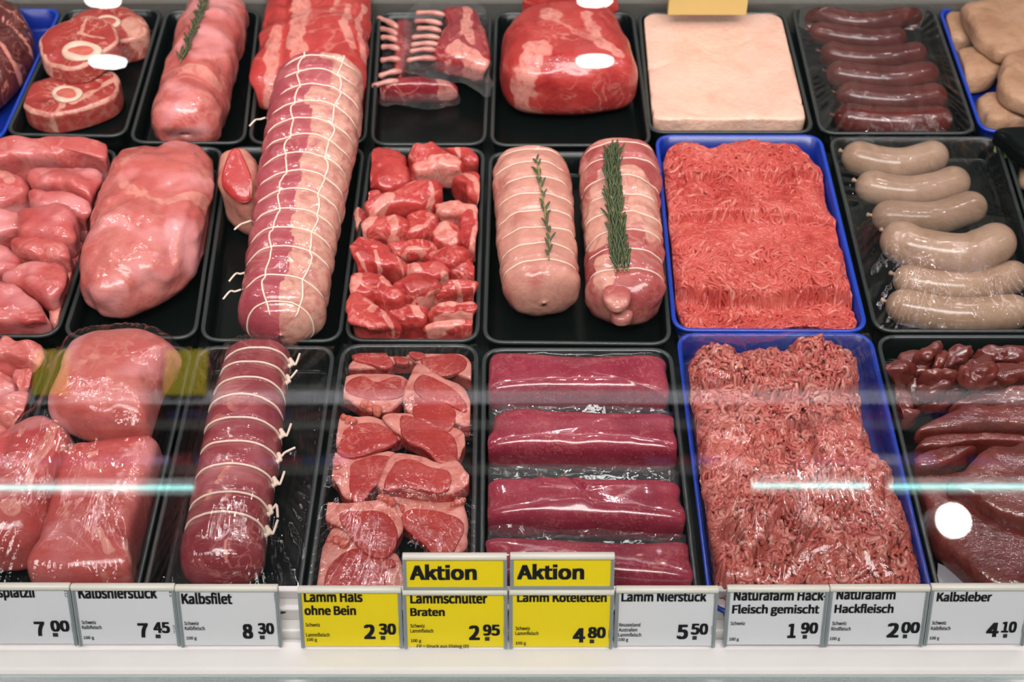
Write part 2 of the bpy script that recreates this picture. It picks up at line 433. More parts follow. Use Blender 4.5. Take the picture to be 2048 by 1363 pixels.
FATP = ((230, 158, 142), (216, 130, 118)); FATC = ((226, 174, 152), (214, 146, 128))
M = dict(
    veal=meat('veal_meat', [(184, 70, 68), (198, 88, 84), (206, 106, 100)], FATP, 0.25, 22, film=0.55, coat=0.6),
    vealpale=meat('pale_veal_meat', [(192, 88, 82), (204, 104, 96), (208, 120, 112)], FATP, 0.3, 20, film=0.8, coat=0.6),
    fillet=meat('fillet_meat', [(136, 46, 56), (152, 58, 66), (166, 78, 82)], FATP, 0.3, 26, coat=0.9, film=0.25),
    lamb=meat('lamb_meat', [(160, 40, 38), (188, 60, 56), (198, 80, 72)], FATP, 0.3, 30, coat=0.6),
    lambfat=meat('lamb_fat', [(210, 128, 112), (215, 147, 128), (204, 112, 97)], FATC, 0.4, 30, coat=0.5),
    chopfat=meat('chop_fat', [(199, 80, 70), (217, 117, 102), (223, 132, 115)], FATC, 0.5, 45, scale=40, coat=0.5),
    chop=meat('chop_lean', [(162, 43, 42), (178, 55, 50), (186, 65, 58)], FATP, 0.25, 45, speck=0.35, coat=0.5, bump=0.4),
    rolllamb=meat('rolled_lamb', [(206, 138, 121), (212, 150, 132), (191, 110, 99)], FATC, 0.3, 25, scale=16, coat=0.6),
    rolllamb2=meat('rolled_lamb_dark', [(156, 60, 62), (182, 92, 88), (210, 145, 130)], FATC, 0.5, 22, scale=24, coat=0.7),
    netted=meat('netted_roast', [(164, 68, 78), (178, 80, 88), (190, 100, 104)], ((228, 178, 156), (216, 150, 132)), 0.15, 20, coat=0.9),
    loin=meat('loin_meat', [(178, 48, 47), (192, 62, 58), (199, 77, 70)], FATP, 0.35, 14, coat=0.6),
    pack=meat('packed_meat', [(130, 34, 54), (146, 46, 64), (158, 58, 74)], FATP, 0.12, 60, rough=0.28, bump=0.12, speck=0.3, coat=1.0, spark=0.08),
    rack=meat('rack_meat', [(129, 26, 38), (151, 42, 50), (164, 58, 62)], FATP, 0.3, 30, coat=1.0),
    ribbone=meat('rib_bone', [(200, 128, 116), (214, 150, 136), (186, 100, 96)], FATC, 0, rough=0.4, coat=0.8),
    shin=meat('shin_meat', [(155, 52, 48), (170, 63, 57), (180, 77, 67)], FATC, 0.5, 34, coat=0.3),
    liver=meat('liver', [(92, 34, 30), (108, 44, 38), (124, 56, 48)], ((150, 92, 76), (138, 78, 66)), 0.12, 30, rough=0.25, bump=0.3, coat=1.0, spark=0.6),
    dark=meat('dark_meat', [(84, 34, 34), (100, 44, 42), (122, 62, 54)], FATP, 0.4, 25, coat=0.3),
    mince=meat('minced_beef', [(184, 66, 58), (202, 84, 74), (212, 104, 92)], ((230, 154, 138), (218, 128, 114)), 0, coat=0.4, rough=0.38, bump=0.15, sss=0.0),
    mixmince=meat('mixed_mince', [(180, 76, 68), (202, 102, 92), (214, 126, 114)], ((234, 172, 156), (222, 146, 130)), 0, coat=0.5, rough=0.34, bump=0.2, scale=60, sss=0.0),
    brat=meat('sausage_meat', [(240, 186, 162), (248, 200, 176), (250, 206, 184)], ((250, 214, 194), (232, 172, 146)), 0.12, 18, rough=0.4, bump=0.45, coat=0.7, spark=0.8),
    saus=meat('pale_sausage', [(163, 130, 106), (178, 145, 121), (186, 154, 130)], ((206, 178, 152), (176, 136, 108)), 0, rough=0.33, bump=0.06, speck=0.12, coat=0.5, spark=0.1),
    dsaus=meat('dark_sausage', [(78, 26, 23), (92, 34, 29), (102, 42, 36)], ((130, 66, 56), (112, 50, 42)), 0, rough=0.3, bump=0.06, coat=0.5, spark=0.1),
    escal=meat('pale_cutlet', [(163, 121, 92), (180, 139, 108), (191, 152, 123)], ((206, 178, 140), (150, 120, 80)), 0.2, 30, rough=0.5, bump=0.4, speck=0.15, coat=0.1),
    bone=meat('bone', [(226, 190, 168), (236, 206, 182), (222, 170, 150)], FATC, 0, rough=0.45, coat=0.2),
    marrow=meat('marrow', [(196, 84, 70), (208, 104, 88), (216, 130, 110)], FATC, 0, rough=0.4, coat=0.3),
    black=plain('black_plastic', (9, 15, 14), 0.2, spec=0.16, bump=0.03),
    rimb=plain('black_plastic_rim', (44, 50, 49), 0.28),
    blue=plain('blue_plastic', (12, 36, 118), 0.28, bump=0.03),
    rimblue=plain('blue_plastic_rim', (24, 58, 158), 0.25),
    white=plain('white_enamel', (232, 226, 224), 0.42, var=0.04),
    deck=plain('dark_deck', (26, 34, 33), 0.35),
    steel=plain('brushed_steel', (112, 110, 103), 0.4, metal=0.5, bump=0.05),
    hood=plain('white_plastic', (214, 210, 198), 0.35),
    railgrey=plain('grey_clear_plastic', (140, 146, 148), 0.25),
    card=plain('white_card', (212, 211, 214), 0.55),
    ycard=plain('yellow_card', (232, 206, 8), 0.5),
    ink=plain('black_ink', (30, 30, 34), 0.6),
    string=plain('white_string', (226, 204, 186), 0.8, bump=0.3, bs=900),
    leaf=plain('rosemary_leaf', (78, 92, 56), 0.5, var=0.55),
    stem=plain('rosemary_stem', (128, 120, 72), 0.6),
    grass=plain('green_leaf', (150, 176, 72), 0.4, var=0.3),
    ycream=plain('cream_card', (206, 178, 108), 0.5),
    grey=plain('grey_liner', (120, 118, 124), 0.3),
    film=clear('cling_film', (0.98, 0.98, 0.98), 1.42, 0.03, 0.002, 0.5, (1, 0.13, 1), 110, 1.3, 0.26),
    bag=clear('vacuum_bag', (0.93, 0.93, 0.94), 1.45, 0.06, 0.02, 0.5, (1, 0.5, 1), 60, 1.4, 0.4),
    glass=clear('counter_glass', (0.985, 0.992, 0.99), 1.5, 0.0),
)
# ------------------------------------------------------------ the counter
FLOORZ = -0.030                                   # tray bottoms; tray rims lie at z = 0
V, F = box(-1.6, 1.6, -0.50, 0.95, -0.06, -0.036); struct(mk('floor', V, F, M['deck'], smooth=False))
yb = P(1000, 22, 0.0)[1]
V, F = join([box(-1.6, 1.6, yb + 0.005, yb + 0.25, -0.06, 0.012), box(-1.6, 1.6, yb + 0.25, yb + 0.27, -0.06, 0.7)])
o = struct(mk('wall_back', V, F, M['steel'], smooth=False)); bevel(o, 0.004)
# front: white ledge and rail
pl0, pl1 = P(1024, 1296, -0.02), P(1024, 1345, -0.02)
V, F = box(-1.6, 1.6, pl1[1], pl0[1] + 0.012, -0.16, -0.02); o = struct(mk('trim_1', V, F, M['white'], smooth=False)); bevel(o, 0.006, 3)
yr = pl0[1] + 0.012
V, F = join([box(-1.6, 1.6, yr, yr + 0.012, -0.06, -0.012), box(-1.6, 1.6, yr + 0.012, yr + 0.024, -0.06, 0.002), box(-1.6, 1.6, yr + 0.024, yr + 0.03, -0.06, 0.012)])
o = struct(mk('trim_2', V, F, M['white'], smooth=False)); bevel(o, 0.0015)
# glass front, leaning back over the goods
GL = math.radians(60); g0 = P(1024, 1356, -0.02); gd = np.array([0, math.cos(GL), math.sin(GL)]); gn = np.array([0, -math.sin(GL), math.cos(GL)])
def gp(x, s, n): return np.array([x, 0, 0]) + np.array([0, g0[1], -0.16]) * 0 + np.array([0, g0[1], g0[2]]) + gd * s + gn * n
V = [gp(x, s, n) for n in (0.008, 0.002) for x, s in ((-1.6, 0.0), (1.6, 0.0), (1.6, 0.66), (-1.6, 0.66))]
F = [[0, 1, 2, 3], [7, 6, 5, 4], [0, 4, 5, 1], [1, 5, 6, 2], [2, 6, 7, 3], [3, 7, 4, 0]]
struct(mk('window_1', V, F, M['glass'], smooth=False))
# lower front panel of the counter
V, F = box(-1.6, 1.6, g0[1] - 0.03, P(1024, 1345, -.02)[1] - .001, -0.9, -0.024); struct(mk('trim_3', V, F, plain('teal_panel', (60, 96, 96), 0.3), smooth=False))

# ------------------------------------------------------------ trays
def rquad(q, inset, rad, z, n=10):
    """rounded outline of the quad q (bl, br, tr, tl world xy), moved inwards by inset"""
    c = q.mean(0); out = []
    L = [q[i] for i in range(4)]
    lines = []
    for i in range(4):
        a, b = L[i], L[(i + 1) % 4]; d = (b - a) / np.linalg.norm(b - a); nrm = np.array([-d[1], d[0]]); lines.append((a + nrm * inset, d))
    cor = []
    for i in range(4):
        (p, d), (p2, d2) = lines[i - 1], lines[i]
        A = np.array([[d[0], -d2[0]], [d[1], -d2[1]]]); t = np.linalg.solve(A, p2 - p); cor.append(p + d * t[0])
    r = max(rad - inset, 0.004)
    for i in range(4):
        p = cor[i]; a = cor[i - 1] - p; b = cor[(i + 1) % 4] - p
        p0 = p + a / np.linalg.norm(a) * r; p1 = p + b / np.linalg.norm(b) * r
        for t in np.linspace(0, 1, n):
            w = 0.17
            out.append((1 - t) ** 2 * p0 + 2 * t * (1 - t) * p + t * t * p1)
    return np.concatenate([np.array(out), np.full((len(out), 1), z)], 1)
def loft(rings, cap0=True, cap1=True):
    n = len(rings[0]); V = np.concatenate(rings); F = grid_faces(len(rings), n)
    if cap0: F.append(list(range(n))[::-1])
    if cap1: F.append([(len(rings) - 1) * n + c for c in range(n)])
    return V, F
TRAYS = {}; FILMS = []
def tray(key, quad, label, col='black', z=0.0, film=None, rad=0.022, dep=0.032, name='meat_tray', grp=None, filmwave=0.0015):
    q = PP(quad, z)[:, :2]
    R = lambda i, zz: rquad(q, i, rad, zz)
    V, F = loft([R(0.006, z - dep), R(0.0022, z - 0.004), R(0.0022, z - 0.0012), R(0.0040, z - 0.0012), R(0.0052, z - dep + 0.006), R(0.0072, z - dep + 0.0025), R(0.012, z - dep + 0.0018)])
    o = mk(name, V, F, M['black' if col == 'black' else 'blue']); bevelless = o
    V, F = loft([R(0.0, z - 0.003), R(-0.0004, z - 0.001), R(0.0008, z), R(0.0030, z), R(0.0042, z - 0.0014)], False, False)
    mk('rim', V, F, M['rimb' if col == 'black' else 'rimblue'], parent=o)
    TQ.append((q, z, z - dep + 0.0018))
    if film is not None: FILMS.append((o, q, z))
    tag(o, label, 'tray', grp)
    TRAYS[key] = o; return o
B = 'black'
# back row
tray('T1', [(-200, 280), (2, 280), (124, 16), (-60, 16)], 'blue tray at the far end of the back row under the dark marinated piece', 'blue')
tray('T2', [(8, 268), (250, 272), (325, 16), (128, 16)], 'black tray holding the three sliced shin steaks with bone')
tray('T3', [(256, 284), (490, 286), (520, 18), (332, 18)], 'black tray under the long pork roast topped with rosemary')
tray('T4', [(496, 286), (732, 286), (750, 20), (526, 20)], 'black tray under the big marbled loin in the back row')
tray('T5', [(740, 288), (972, 288), (984, 22), (756, 22)], 'black tray under the vacuum packed lamb racks')
tray('T6', [(980, 290), (1304, 290), (1268, 22), (990, 22)], 'black tray under the large wrapped leg of lamb')
tray('T7', [(1296, 264), (1630, 264), (1570, 22), (1276, 22)], 'black film wrapped tray with the pale pink slab of sausage meat')
tray('T8', [(1640, 266), (1955, 266), (1868, 12), (1582, 12)], 'black film wrapped tray of dark red sausages', film=0.028)
tray('T9', [(1962, 262), (2300, 262), (2180, 14), (1876, 14)], 'blue tray under the pale beige cutlets in the corner', 'blue')
# middle row
tray('M0', [(-180, 672), (114, 672), (238, 296), (0, 296)], 'black tray piled with diced pink veal beside the shank')
tray('M1', [(122, 674), (392, 676), (448, 292), (246, 292)], 'black tray under the whole veal shank')
tray('M2', [(398, 680), (682, 682), (730, 292), (454, 292)], 'dark tray under the netted roast and the small end piece')
tray('M3', [(688, 680), (958, 682), (970, 294), (738, 292)], 'black tray filled with chunks of stewing lamb', film=None)
tray('M4', [(965, 684), (1344, 688), (1316, 302), (978, 302)], 'black tray holding the two rosemary rolled lamb joints')
tray('M5', [(1346, 660), (1738, 662), (1642, 268), (1310, 268)], 'blue tray of bright red minced beef strands', 'blue', z=0.004, dep=0.036)
tray('M6', [(1750, 662), (2116, 662), (1996, 272), (1656, 272)], 'black film wrapped tray of thick pale sausages', film=0.034)
tray('M7', [(2122, 662), (2460, 662), (2310, 272), (2003, 272)], 'dark tray in the corner beside the pale sausages with a green leaf strip')
# front row
tray('B0', [(-330, 1225), (-75, 1225), (104, 690), (-190, 690)], 'black tray with veal trimmings at the end of the front row')
tray('B1', [(-60, 1225), (266, 1225), (388, 690), (112, 690)], 'black film wrapped tray of three large veal cuts', film=0.030)
tray('B2', [(274, 1225), (596, 1225), (672, 690), (396, 690)], 'black film wrapped tray with the string tied veal fillet', film=0.022)
tray('B3', [(606, 1225), (950, 1225), (957, 686), (684, 686)], 'black film wrapped tray of lamb chops', film=0.022, z=0.003, dep=0.035)
tray('B4', [(958, 1225), (1402, 1225), (1344, 694), (964, 694)], 'black tray stacked with vacuum packed red lamb loins')
tray('B5', [(1420, 1225), (1876, 1225), (1742, 664), (1352, 664)], 'blue film wrapped tray of coarse mixed mince', 'blue', film=0.030, z=0.004, dep=0.036)
tray('B6', [(1884, 1225), (2360, 1225), (2120, 668), (1750, 668)], 'black tray of glossy brown veal liver')

# ------------------------------------------------------------ meat pieces
def piece(name, out, H, mat, label, cat, base=FLOORZ, grp=None, parent=None, **kw):
    V, F, A, mid = blob(out, H, base, **kw)
    o = mk(name, V, F, M[mat] if isinstance(mat, str) else mat, parent=parent, attrs=A)
    if parent is None: tag(o, label, cat, grp)
    return o

# --- back row
piece('marinated_beef', [(-60, 20), (-10, -5), (40, 10), (68, 45), (66, 90), (45, 150), (10, 195), (-40, 230), (-90, 200)], 0.06, 'dark', 'dark marinated beef joint with pale streaks lying in the blue corner tray', 'meat',
      fat=[([(-30, 30), (20, 60), (60, 90)], 5, .7), ([(-40, 80), (10, 110), (40, 140)], 5, .7), ([(-10, 15), (30, 40), (66, 60)], 4, .6)], nz=.006)

def shin(out, H, base, bx, by, brx, bry, label, slope=(0, 0), seed=0, extra=()):
    V, F, A, mid = blob(out, H, base, e=.28, rim=1.0, nz=.003, seed=seed, slope=slope, creases=[([(bx - brx * 2, by + bry), (bx, by)], 14, .003)], fat=list(extra))
    o = mk('shin_slice', V, F, M['shin'], attrs=A); tag(o, label, 'meat', 'shin slices with bone')
    c = drop(o, bx, by); m = mpp(bx, by, c[2]); a = np.linspace(0, 2 * math.pi, 40, endpoint=False)
    rx = brx * m; ry = bry * m * 1.55
    path = np.array([drop(o, bx + brx * math.cos(t), by - bry * math.sin(t), .0012) for t in a]); c = path.mean(0)
    rr = (brx * .24 * m) * (1 + .2 * np.sin(3 * a + seed))
    V, F = tube(path, rr, 10, True, .5); b = mk('bone', V, F, M['bone'], parent=o)
    ring = []
    for k, s in enumerate(np.linspace(1.0, .08, 6)):
        ring.append(c + (path - c) * s * .9 + [0, 0, .0006 + .0016 * (1 - s * s)])
    V, F = loft(ring, False, True); mk('marrow', V, F, M['marrow'], parent=b)
    return o
shin([(140, 60), (170, 30), (215, 15), (262, 15), (292, 38), (304, 75), (292, 108), (250, 125), (200, 120), (160, 100)], .040, FLOORZ, 215, 45, 22, 10, 'shin steak lying behind the other two, half hidden with a pale fatty edge', seed=3, extra=[([(270, 60), (300, 90), (270, 120)], 22, .8)])
shin([(35, 220), (45, 190), (80, 170), (130, 150), (180, 145), (225, 138), (245, 150), (248, 180), (235, 212), (200, 236), (150, 256), (100, 267), (65, 259), (45, 242)], .034, FLOORZ, 134, 189, 25, 13, 'shin steak at the front of its tray with round marrow bone', seed=1, extra=[([(150, 215), (200, 190), (235, 165)], 6, 1), ([(135, 205), (125, 225), (100, 240)], 4, .8)])
shin([(80, 110), (90, 80), (130, 50), (190, 32), (230, 45), (246, 75), (240, 105), (200, 138), (160, 165), (120, 168), (85, 145)], .030, FLOORZ + .038, 163, 104, 33, 14, 'shin steak stacked on top of the other two with large oval bone', seed=2, slope=(.05, .12), extra=[([(165, 78), (175, 60), (186, 40)], 3, .9), ([(160, 78), (185, 84), (210, 88)], 3, .9), ([(85, 112), (95, 120)], 6, .9)])

# pork roast with rosemary
V, F, surf, T_, TH = roll([(440, 20, 62), (428, 60, 66), (405, 130, 69), (380, 215, 71), (370, 276, 70)], FLOORZ, .9, nz=.004, ns=30, seed=11, cap=(.05, .16), pinch=[.62], pd=.04, pw=.05)
A = np.zeros(len(V)); pr = proj(V)
roast = mk('pork_roast', V, F, M['vealpale'], attrs={'fat': .9 * sstep(-seg_dist(V[:, :2], PP([(375, 128), (400, 132), (430, 140)], .05)[:, :2]), -.011, -.006) * (V[:, 2] > 0.02)})
tag(roast, 'long pale pink pork roast with a rosemary sprig on top', 'meat')

def sprig(pts, on, label, r=.0011, leaf=(.010, .0016), nleaf=60, spread=1.0, name='rosemary_sprig', dens_end=(0, 1), stems=1):
    base = [drop(on, x, y, .0025) for x, y in pts]
    parts = []; lv = []
    for s in range(stems):
        off = np.array([(s - (stems - 1) / 2) * .004, 0, .0008 * (s % 2)])
        c = catmull(np.array(base) + off, 60, closed=False); c = c + fbm(c * 90, 40 + s, 2)[:, None] * [.0012, .0006, 0]
        parts.append(tube(c, np.linspace(r, r * .6, 60), 6))
        n = nleaf // stems
        for k in range(n):
            u = dens_end[0] + (dens_end[1] - dens_end[0]) * (k + rng.random()) / n; i = min(int(u * 59), 58)
            p = c[i]; t = c[i + 1] - c[i]; t = t / np.linalg.norm(t)
            sd = np.array([t[1], -t[0], 0]) * (1 if k % 2 else -1); an = spread * rng.uniform(.25, .9)
            dr = -t * math.cos(an) + sd * math.sin(an) + np.array([0, 0, rng.uniform(-.1, .45)]); dr /= np.linalg.norm(dr)
            L = leaf[0] * rng.uniform(.65, 1.25); w = leaf[1] * rng.uniform(.8, 1.2)
            wv = np.cross(dr, [0, 0, 1]); wv /= np.linalg.norm(wv); nv = np.cross(wv, dr)
            sec = [(0, .25), (.25, .9), (.6, 1), (.88, .7), (1, .08)]; VV = []
            for a, b in sec:
                q = p + dr * L * a + nv * (.0012 * math.sin(a * 2.5)); VV += [q + wv * w * b, q + nv * w * b * .35, q - wv * w * b, q - nv * w * b * .3]
            lv.append((np.array(VV), grid_faces(5, 4) + [[3, 2, 1, 0], [16, 17, 18, 19]]))
    V, F = join(parts); o = mk(name, V, F, M['stem']); V, F = join(lv); mk('leaves', V, F, M['leaf'], parent=o)
    tag(o, label, 'herb'); return o
sprig([(414, -12), (402, 25), (390, 60), (374, 100), (360, 128)], roast, 'bushy rosemary sprig lying on the long pale roast', leaf=(.013, .0015), nleaf=60, spread=.8)

piece('pork_loin', [(545, -60), (640, -70), (742, -60), (746, 60), (738, 190), (715, 232), (660, 228), (600, 222), (540, 220), (505, 208), (497, 182), (512, 130), (530, 50)], .075, 'loin', 'big marbled pork loin with long fat streaks behind the netted roast', 'meat', nu=140, nv=46, nz=.005,
      fat=[([(600, -40), (605, 40), (595, 100), (605, 140), (640, 160)], 17, .85), ([(700, 30), (690, 70), (705, 110)], 9, .8), ([(730, 20), (715, 60), (730, 120)], 6, .7), ([(555, 80), (545, 120), (540, 170)], 14, .8), ([(640, 175), (680, 185), (700, 215)], 8, .7), ([(680, 20), (665, 50)], 8, .6)], creases=[([(575, -20), (570, 60), (560, 160)], 8, .006), ([(530, 40), (545, 60)], 6, .004)])

# lamb racks in vacuum bags
def rib(p0, p1, r0, base_z, parent):
    m = mpp(*p0, base_z); a, b = P(*p0, base_z), P(*p1, base_z); t = np.linspace(0, 1, 14)[:, None]
    c = a + (b - a) * t; c[:, 2] += .004 * np.sin(t[:, 0] * 2.6)
    V, F = tube(c, r0 * m * (1 + .15 * np.cos(t[:, 0] * 9)) * round_ends(14, .12), 10); return mk('rib', V, F, M['ribbone'], parent=parent)
def bag_sheet(out, z, parent, hz=.006, seed=0, mat='bag', dome=0.0):
    o2 = PP(out, z)[:, :2]; oc = catmull(o2, 100); c = oc.mean(0); rings = []
    for s in np.concatenate([np.linspace(.04, .9, 24), [.95, 1.0]]):
        q = c + (oc - c) * s; zz = z + dome * (1 - s ** 3) + hz * fbm(np.concatenate([q * 34, np.full((100, 1), seed)], 1), seed, 2) * (.4 + .6 * s)
        rings.append(np.concatenate([q, zz[:, None]], 1))
    V, F = loft(rings, True, False); return mk('vacuum_bag', settle(V), F, M[mat], parent=parent)
r1 = piece('lamb_rack', [(888, 20), (915, 14), (948, 18), (968, 60), (982, 115), (984, 152), (965, 162), (920, 152), (880, 142), (866, 128), (878, 90), (892, 55)], .038, 'rack', 'vacuum packed lamb rack with pale ribs and a broad fat cap', 'meat', base=FLOORZ + .022, e=.5, grp='lamb racks',
           fat=[([(935, 25), (932, 70), (945, 100)], 9, .9), ([(920, 110), (950, 125), (972, 145), (930, 140)], 22, .9), ([(960, 60), (972, 100)], 5, .4)])
for a, b in (((830, 27), (892, 34)), ((827, 43), (886, 52)), ((832, 58), (884, 66)), ((822, 76), (882, 80)), ((820, 91), (880, 93)), ((818, 104), (874, 104)), ((812, 122), (874, 121))): rib(a, b, 5.5, .020, r1)
bag_sheet([(815, 18), (900, 8), (965, 14), (985, 90), (1003, 180), (975, 192), (940, 176), (870, 158), (805, 148), (808, 90)], .014, r1, seed=1)
r2 = piece('lamb_rack', [(742, 182), (790, 160), (840, 158), (905, 165), (916, 192), (880, 200), (800, 203), (748, 196)], .030, 'rack', 'vacuum packed lamb rack tucked under the one with the broad fat cap', 'meat', e=.6, grp='lamb racks', fat=[([(880, 165), (905, 185)], 12, .9), ([(745, 178), (780, 168)], 6, .8)])
piece('meat', [(792, 50), (822, 44), (830, 90), (815, 140), (806, 170), (790, 165), (786, 110)], .03, 'rack', '', '', e=.6, parent=r2)
for a, b in (((754, 36), (798, 60)), ((760, 58), (797, 74)), ((762, 76), (797, 86)), ((762, 95), (802, 103)), ((760, 122), (804, 124)), ((756, 154), (806, 146)), ((742, 174), (800, 166))): rib(a, b, 6, -.004, r2)
bag_sheet([(745, 30), (830, 25), (870, 120), (920, 190), (890, 215), (800, 205), (765, 212), (733, 188), (745, 120)], -.012, r2, seed=2)

piece('leg_of_lamb', [(1008, 70), (1040, 25), (1100, 8), (1180, 8), (1225, 22), (1246, 75), (1262, 115), (1275, 170), (1266, 203), (1225, 217), (1150, 229), (1060, 226), (1020, 207), (1003, 160), (1003, 105)], .092, 'lamb', 'large wrapped leg of lamb with a broad fat patch on one flank', 'meat', nu=140, nv=46, nz=.003, ns=22, e=.6,
      fat=[([(1020, 180), (1050, 150), (1075, 125)], 24, .9), ([(1090, 50), (1105, 60)], 20, .7), ([(1175, 60), (1190, 90), (1205, 115), (1230, 125)], 13, .75), ([(1130, 195), (1140, 205)], 10, .6), ([(1180, 195), (1215, 190), (1260, 195)], 5, .9), ([(1120, 85), (1170, 100), (1200, 110)], 10, .5)], creases=[([(1190, 200), (1215, 150), (1255, 165)], 7, .006), ([(1010, 120), (1080, 140), (1180, 140)], 10, .003)])
piece('red_tag_lump', [(1042, 20), (1070, -15), (1140, -25), (1215, -18), (1238, 15), (1200, 30), (1100, 32)], .045, 'lamb', 'bright red lump in place of a red tag behind the wrapped leg', 'meat', base=.013, nz=.004)  # meat-like lump modelled in place of a red tag

piece('sausage_meat_slab', [(1275, 32), (1330, 27), (1450, 28), (1555, 28), (1575, 70), (1582, 100), (1602, 150), (1614, 200), (1624, 245), (1610, 270), (1500, 272), (1330, 272), (1306, 250), (1292, 150)], .031, 'brat', 'smooth pale pink slab of raw sausage meat under film', 'meat', e=.16, nu=150, nz=.0026, ns=42,
      creases=[([(1290, 140), (1310, 142), (1330, 134)], 4, .004), ([(1320, 200), (1360, 225), (1400, 235)], 4, .002), ([(1400, 110), (1440, 108)], 4, .002), ([(1530, 165), (1560, 145)], 5, .002), ([(1500, 85), (1480, 95)], 5, .002), ([(1590, 120), (1615, 124)], 4, .005), ([(1600, 212), (1630, 212)], 4, .005)])
V, F = box(0, .100, 0, .012, 0, .055); V[:, :] += P(1336, 34, .022) + [0, .004, 0]
o = mk('cream_card', V, F, M['ycream'], smooth=False); bevel(o, .001); tag(o, 'blank cream coloured card standing behind the pale slab', 'card')

def sausage(path, hw, mat, label, grp, base, nub=True):
    px, py = path[len(path) // 2]; m = mpp(px, py, base + .02); r = hw * m
    c = catmull(PP(path, base + r), 70, closed=False)
    L = np.linalg.norm(np.diff(c, axis=0), axis=1).sum(); f = min(.35, r / L * 1.1)
    tt = np.linspace(0, 1, 70); tt = .55 * tt + .45 * (.5 - .5 * np.cos(math.pi * tt)); c = np.stack([np.interp(tt, np.linspace(0, 1, 70), c[:, k]) for k in range(3)], 1)
    a = np.sqrt(np.clip(1 - np.clip((f - tt) / f, 0, 1) ** 2, .0006, 1)); b = np.sqrt(np.clip(1 - np.clip((tt - 1 + f) / f, 0, 1) ** 2, .0006, 1))
    rr = r * a * b * (1 + .03 * fbm(c * 40, int(px + py), 2))
    V, F = tube(c, rr, 40); o = mk('sausage', V, F, M[mat], attrs={'fat': np.zeros(len(V))}); tag(o, label, 'sausage', grp)
    if nub:
        d = c[0] - c[6]; d[2] = 0; d /= np.linalg.norm(d); q = c[0][None] + d[None] * np.linspace(-.001, .006, 8)[:, None]
        V, F = tube(q, np.array([.0022, .002, .0016, .0018, .0024, .0028, .0022, .0006]), 8); mk('casing_knot', V, F, M[mat], parent=o)
    return o
dk = [([(1612, 8), (1655, 34), (1720, 47), (1795, 36), (1828, 12)], 24, 'dark red sausage at the back of its tray, half under a fold of film', .0), ([(1618, 60), (1680, 75), (1750, 82), (1812, 74)], 24, 'dark red sausage second from the back of its tray', 0), ([(1640, 102), (1700, 117), (1775, 118), (1852, 104)], 26, 'dark red sausage third from the back of its tray', 0),
      ([(1652, 142), (1710, 156), (1790, 161), (1876, 145)], 29, 'dark red sausage third from the front of its tray', 0), ([(1672, 185), (1735, 200), (1815, 203), (1892, 190)], 30, 'dark red sausage second from the front of its tray', 0), ([(1668, 230), (1735, 243), (1820, 246), (1903, 238)], 31, 'dark red sausage at the very front of its tray', 0)]
for p, hw, l, dz in dk: sausage(p, hw, 'dsaus', l, 'dark red sausages', FLOORZ + .001 + dz)
wh = [([(1686, 303), (1730, 319), (1790, 330), (1845, 320), (1889, 303)], 34, 'pale sausage farthest back in its tray, curled up at both ends', 0), ([(1713, 362), (1760, 378), (1822, 385), (1885, 374), (1930, 353)], 34, 'pale sausage second from the back of its tray', 0), ([(1743, 430), (1800, 435), (1870, 436), (1930, 418), (1968, 406)], 34, 'pale sausage third from the back, partly under the shiny top one', 0),
      ([(1768, 462), (1830, 495), (1917, 509), (1970, 496), (2018, 470)], 42, 'shiny pale sausage lying on top of the others', .018), ([(1788, 548), (1850, 568), (1930, 575), (2000, 562), (2050, 542)], 34, 'pale sausage second from the front, under the shiny top one', 0), ([(1772, 602), (1840, 620), (1930, 630), (2062, 620)], 36, 'pale sausage at the very front of its tray', 0)]
for p, hw, l, dz in wh: sausage(p, hw, 'saus', l, 'pale sausages', FLOORZ + .001 + dz)

for out, H, b, l in (([(1872, 35), (1925, 24), (1962, 55), (1955, 100), (1905, 98)], .03, 0, 'beige cutlet nearest the dark sausages, tucked under its neighbours'),
                     ([(1908, 105), (1945, 96), (1990, 108), (2003, 140), (1992, 172), (1962, 186), (1935, 182), (1915, 150)], .03, 0, 'plump beige cutlet in the middle of the corner tray'),
                     ([(1950, 192), (1990, 187), (2040, 218), (2075, 248), (2060, 263), (1990, 263), (1966, 240)], .028, 0, 'pinkish beige cutlet at the front of the corner tray'),
                     ([(1922, 18), (1965, -2), (2060, -12), (2070, 95), (2012, 126), (1972, 105), (1945, 75)], .03, .028, 'large beige cutlet on top at the back of the corner tray'),
                     ([(1998, 130), (2020, 108), (2075, 105), (2085, 225), (2032, 222), (1996, 190)], .03, .026, 'beige cutlet with a dark ragged edge on top of the front one')):
    piece('cutlet', out, H, 'escal', l, 'meat', base=FLOORZ + b, grp='beige cutlets', e=.5, nz=.004)

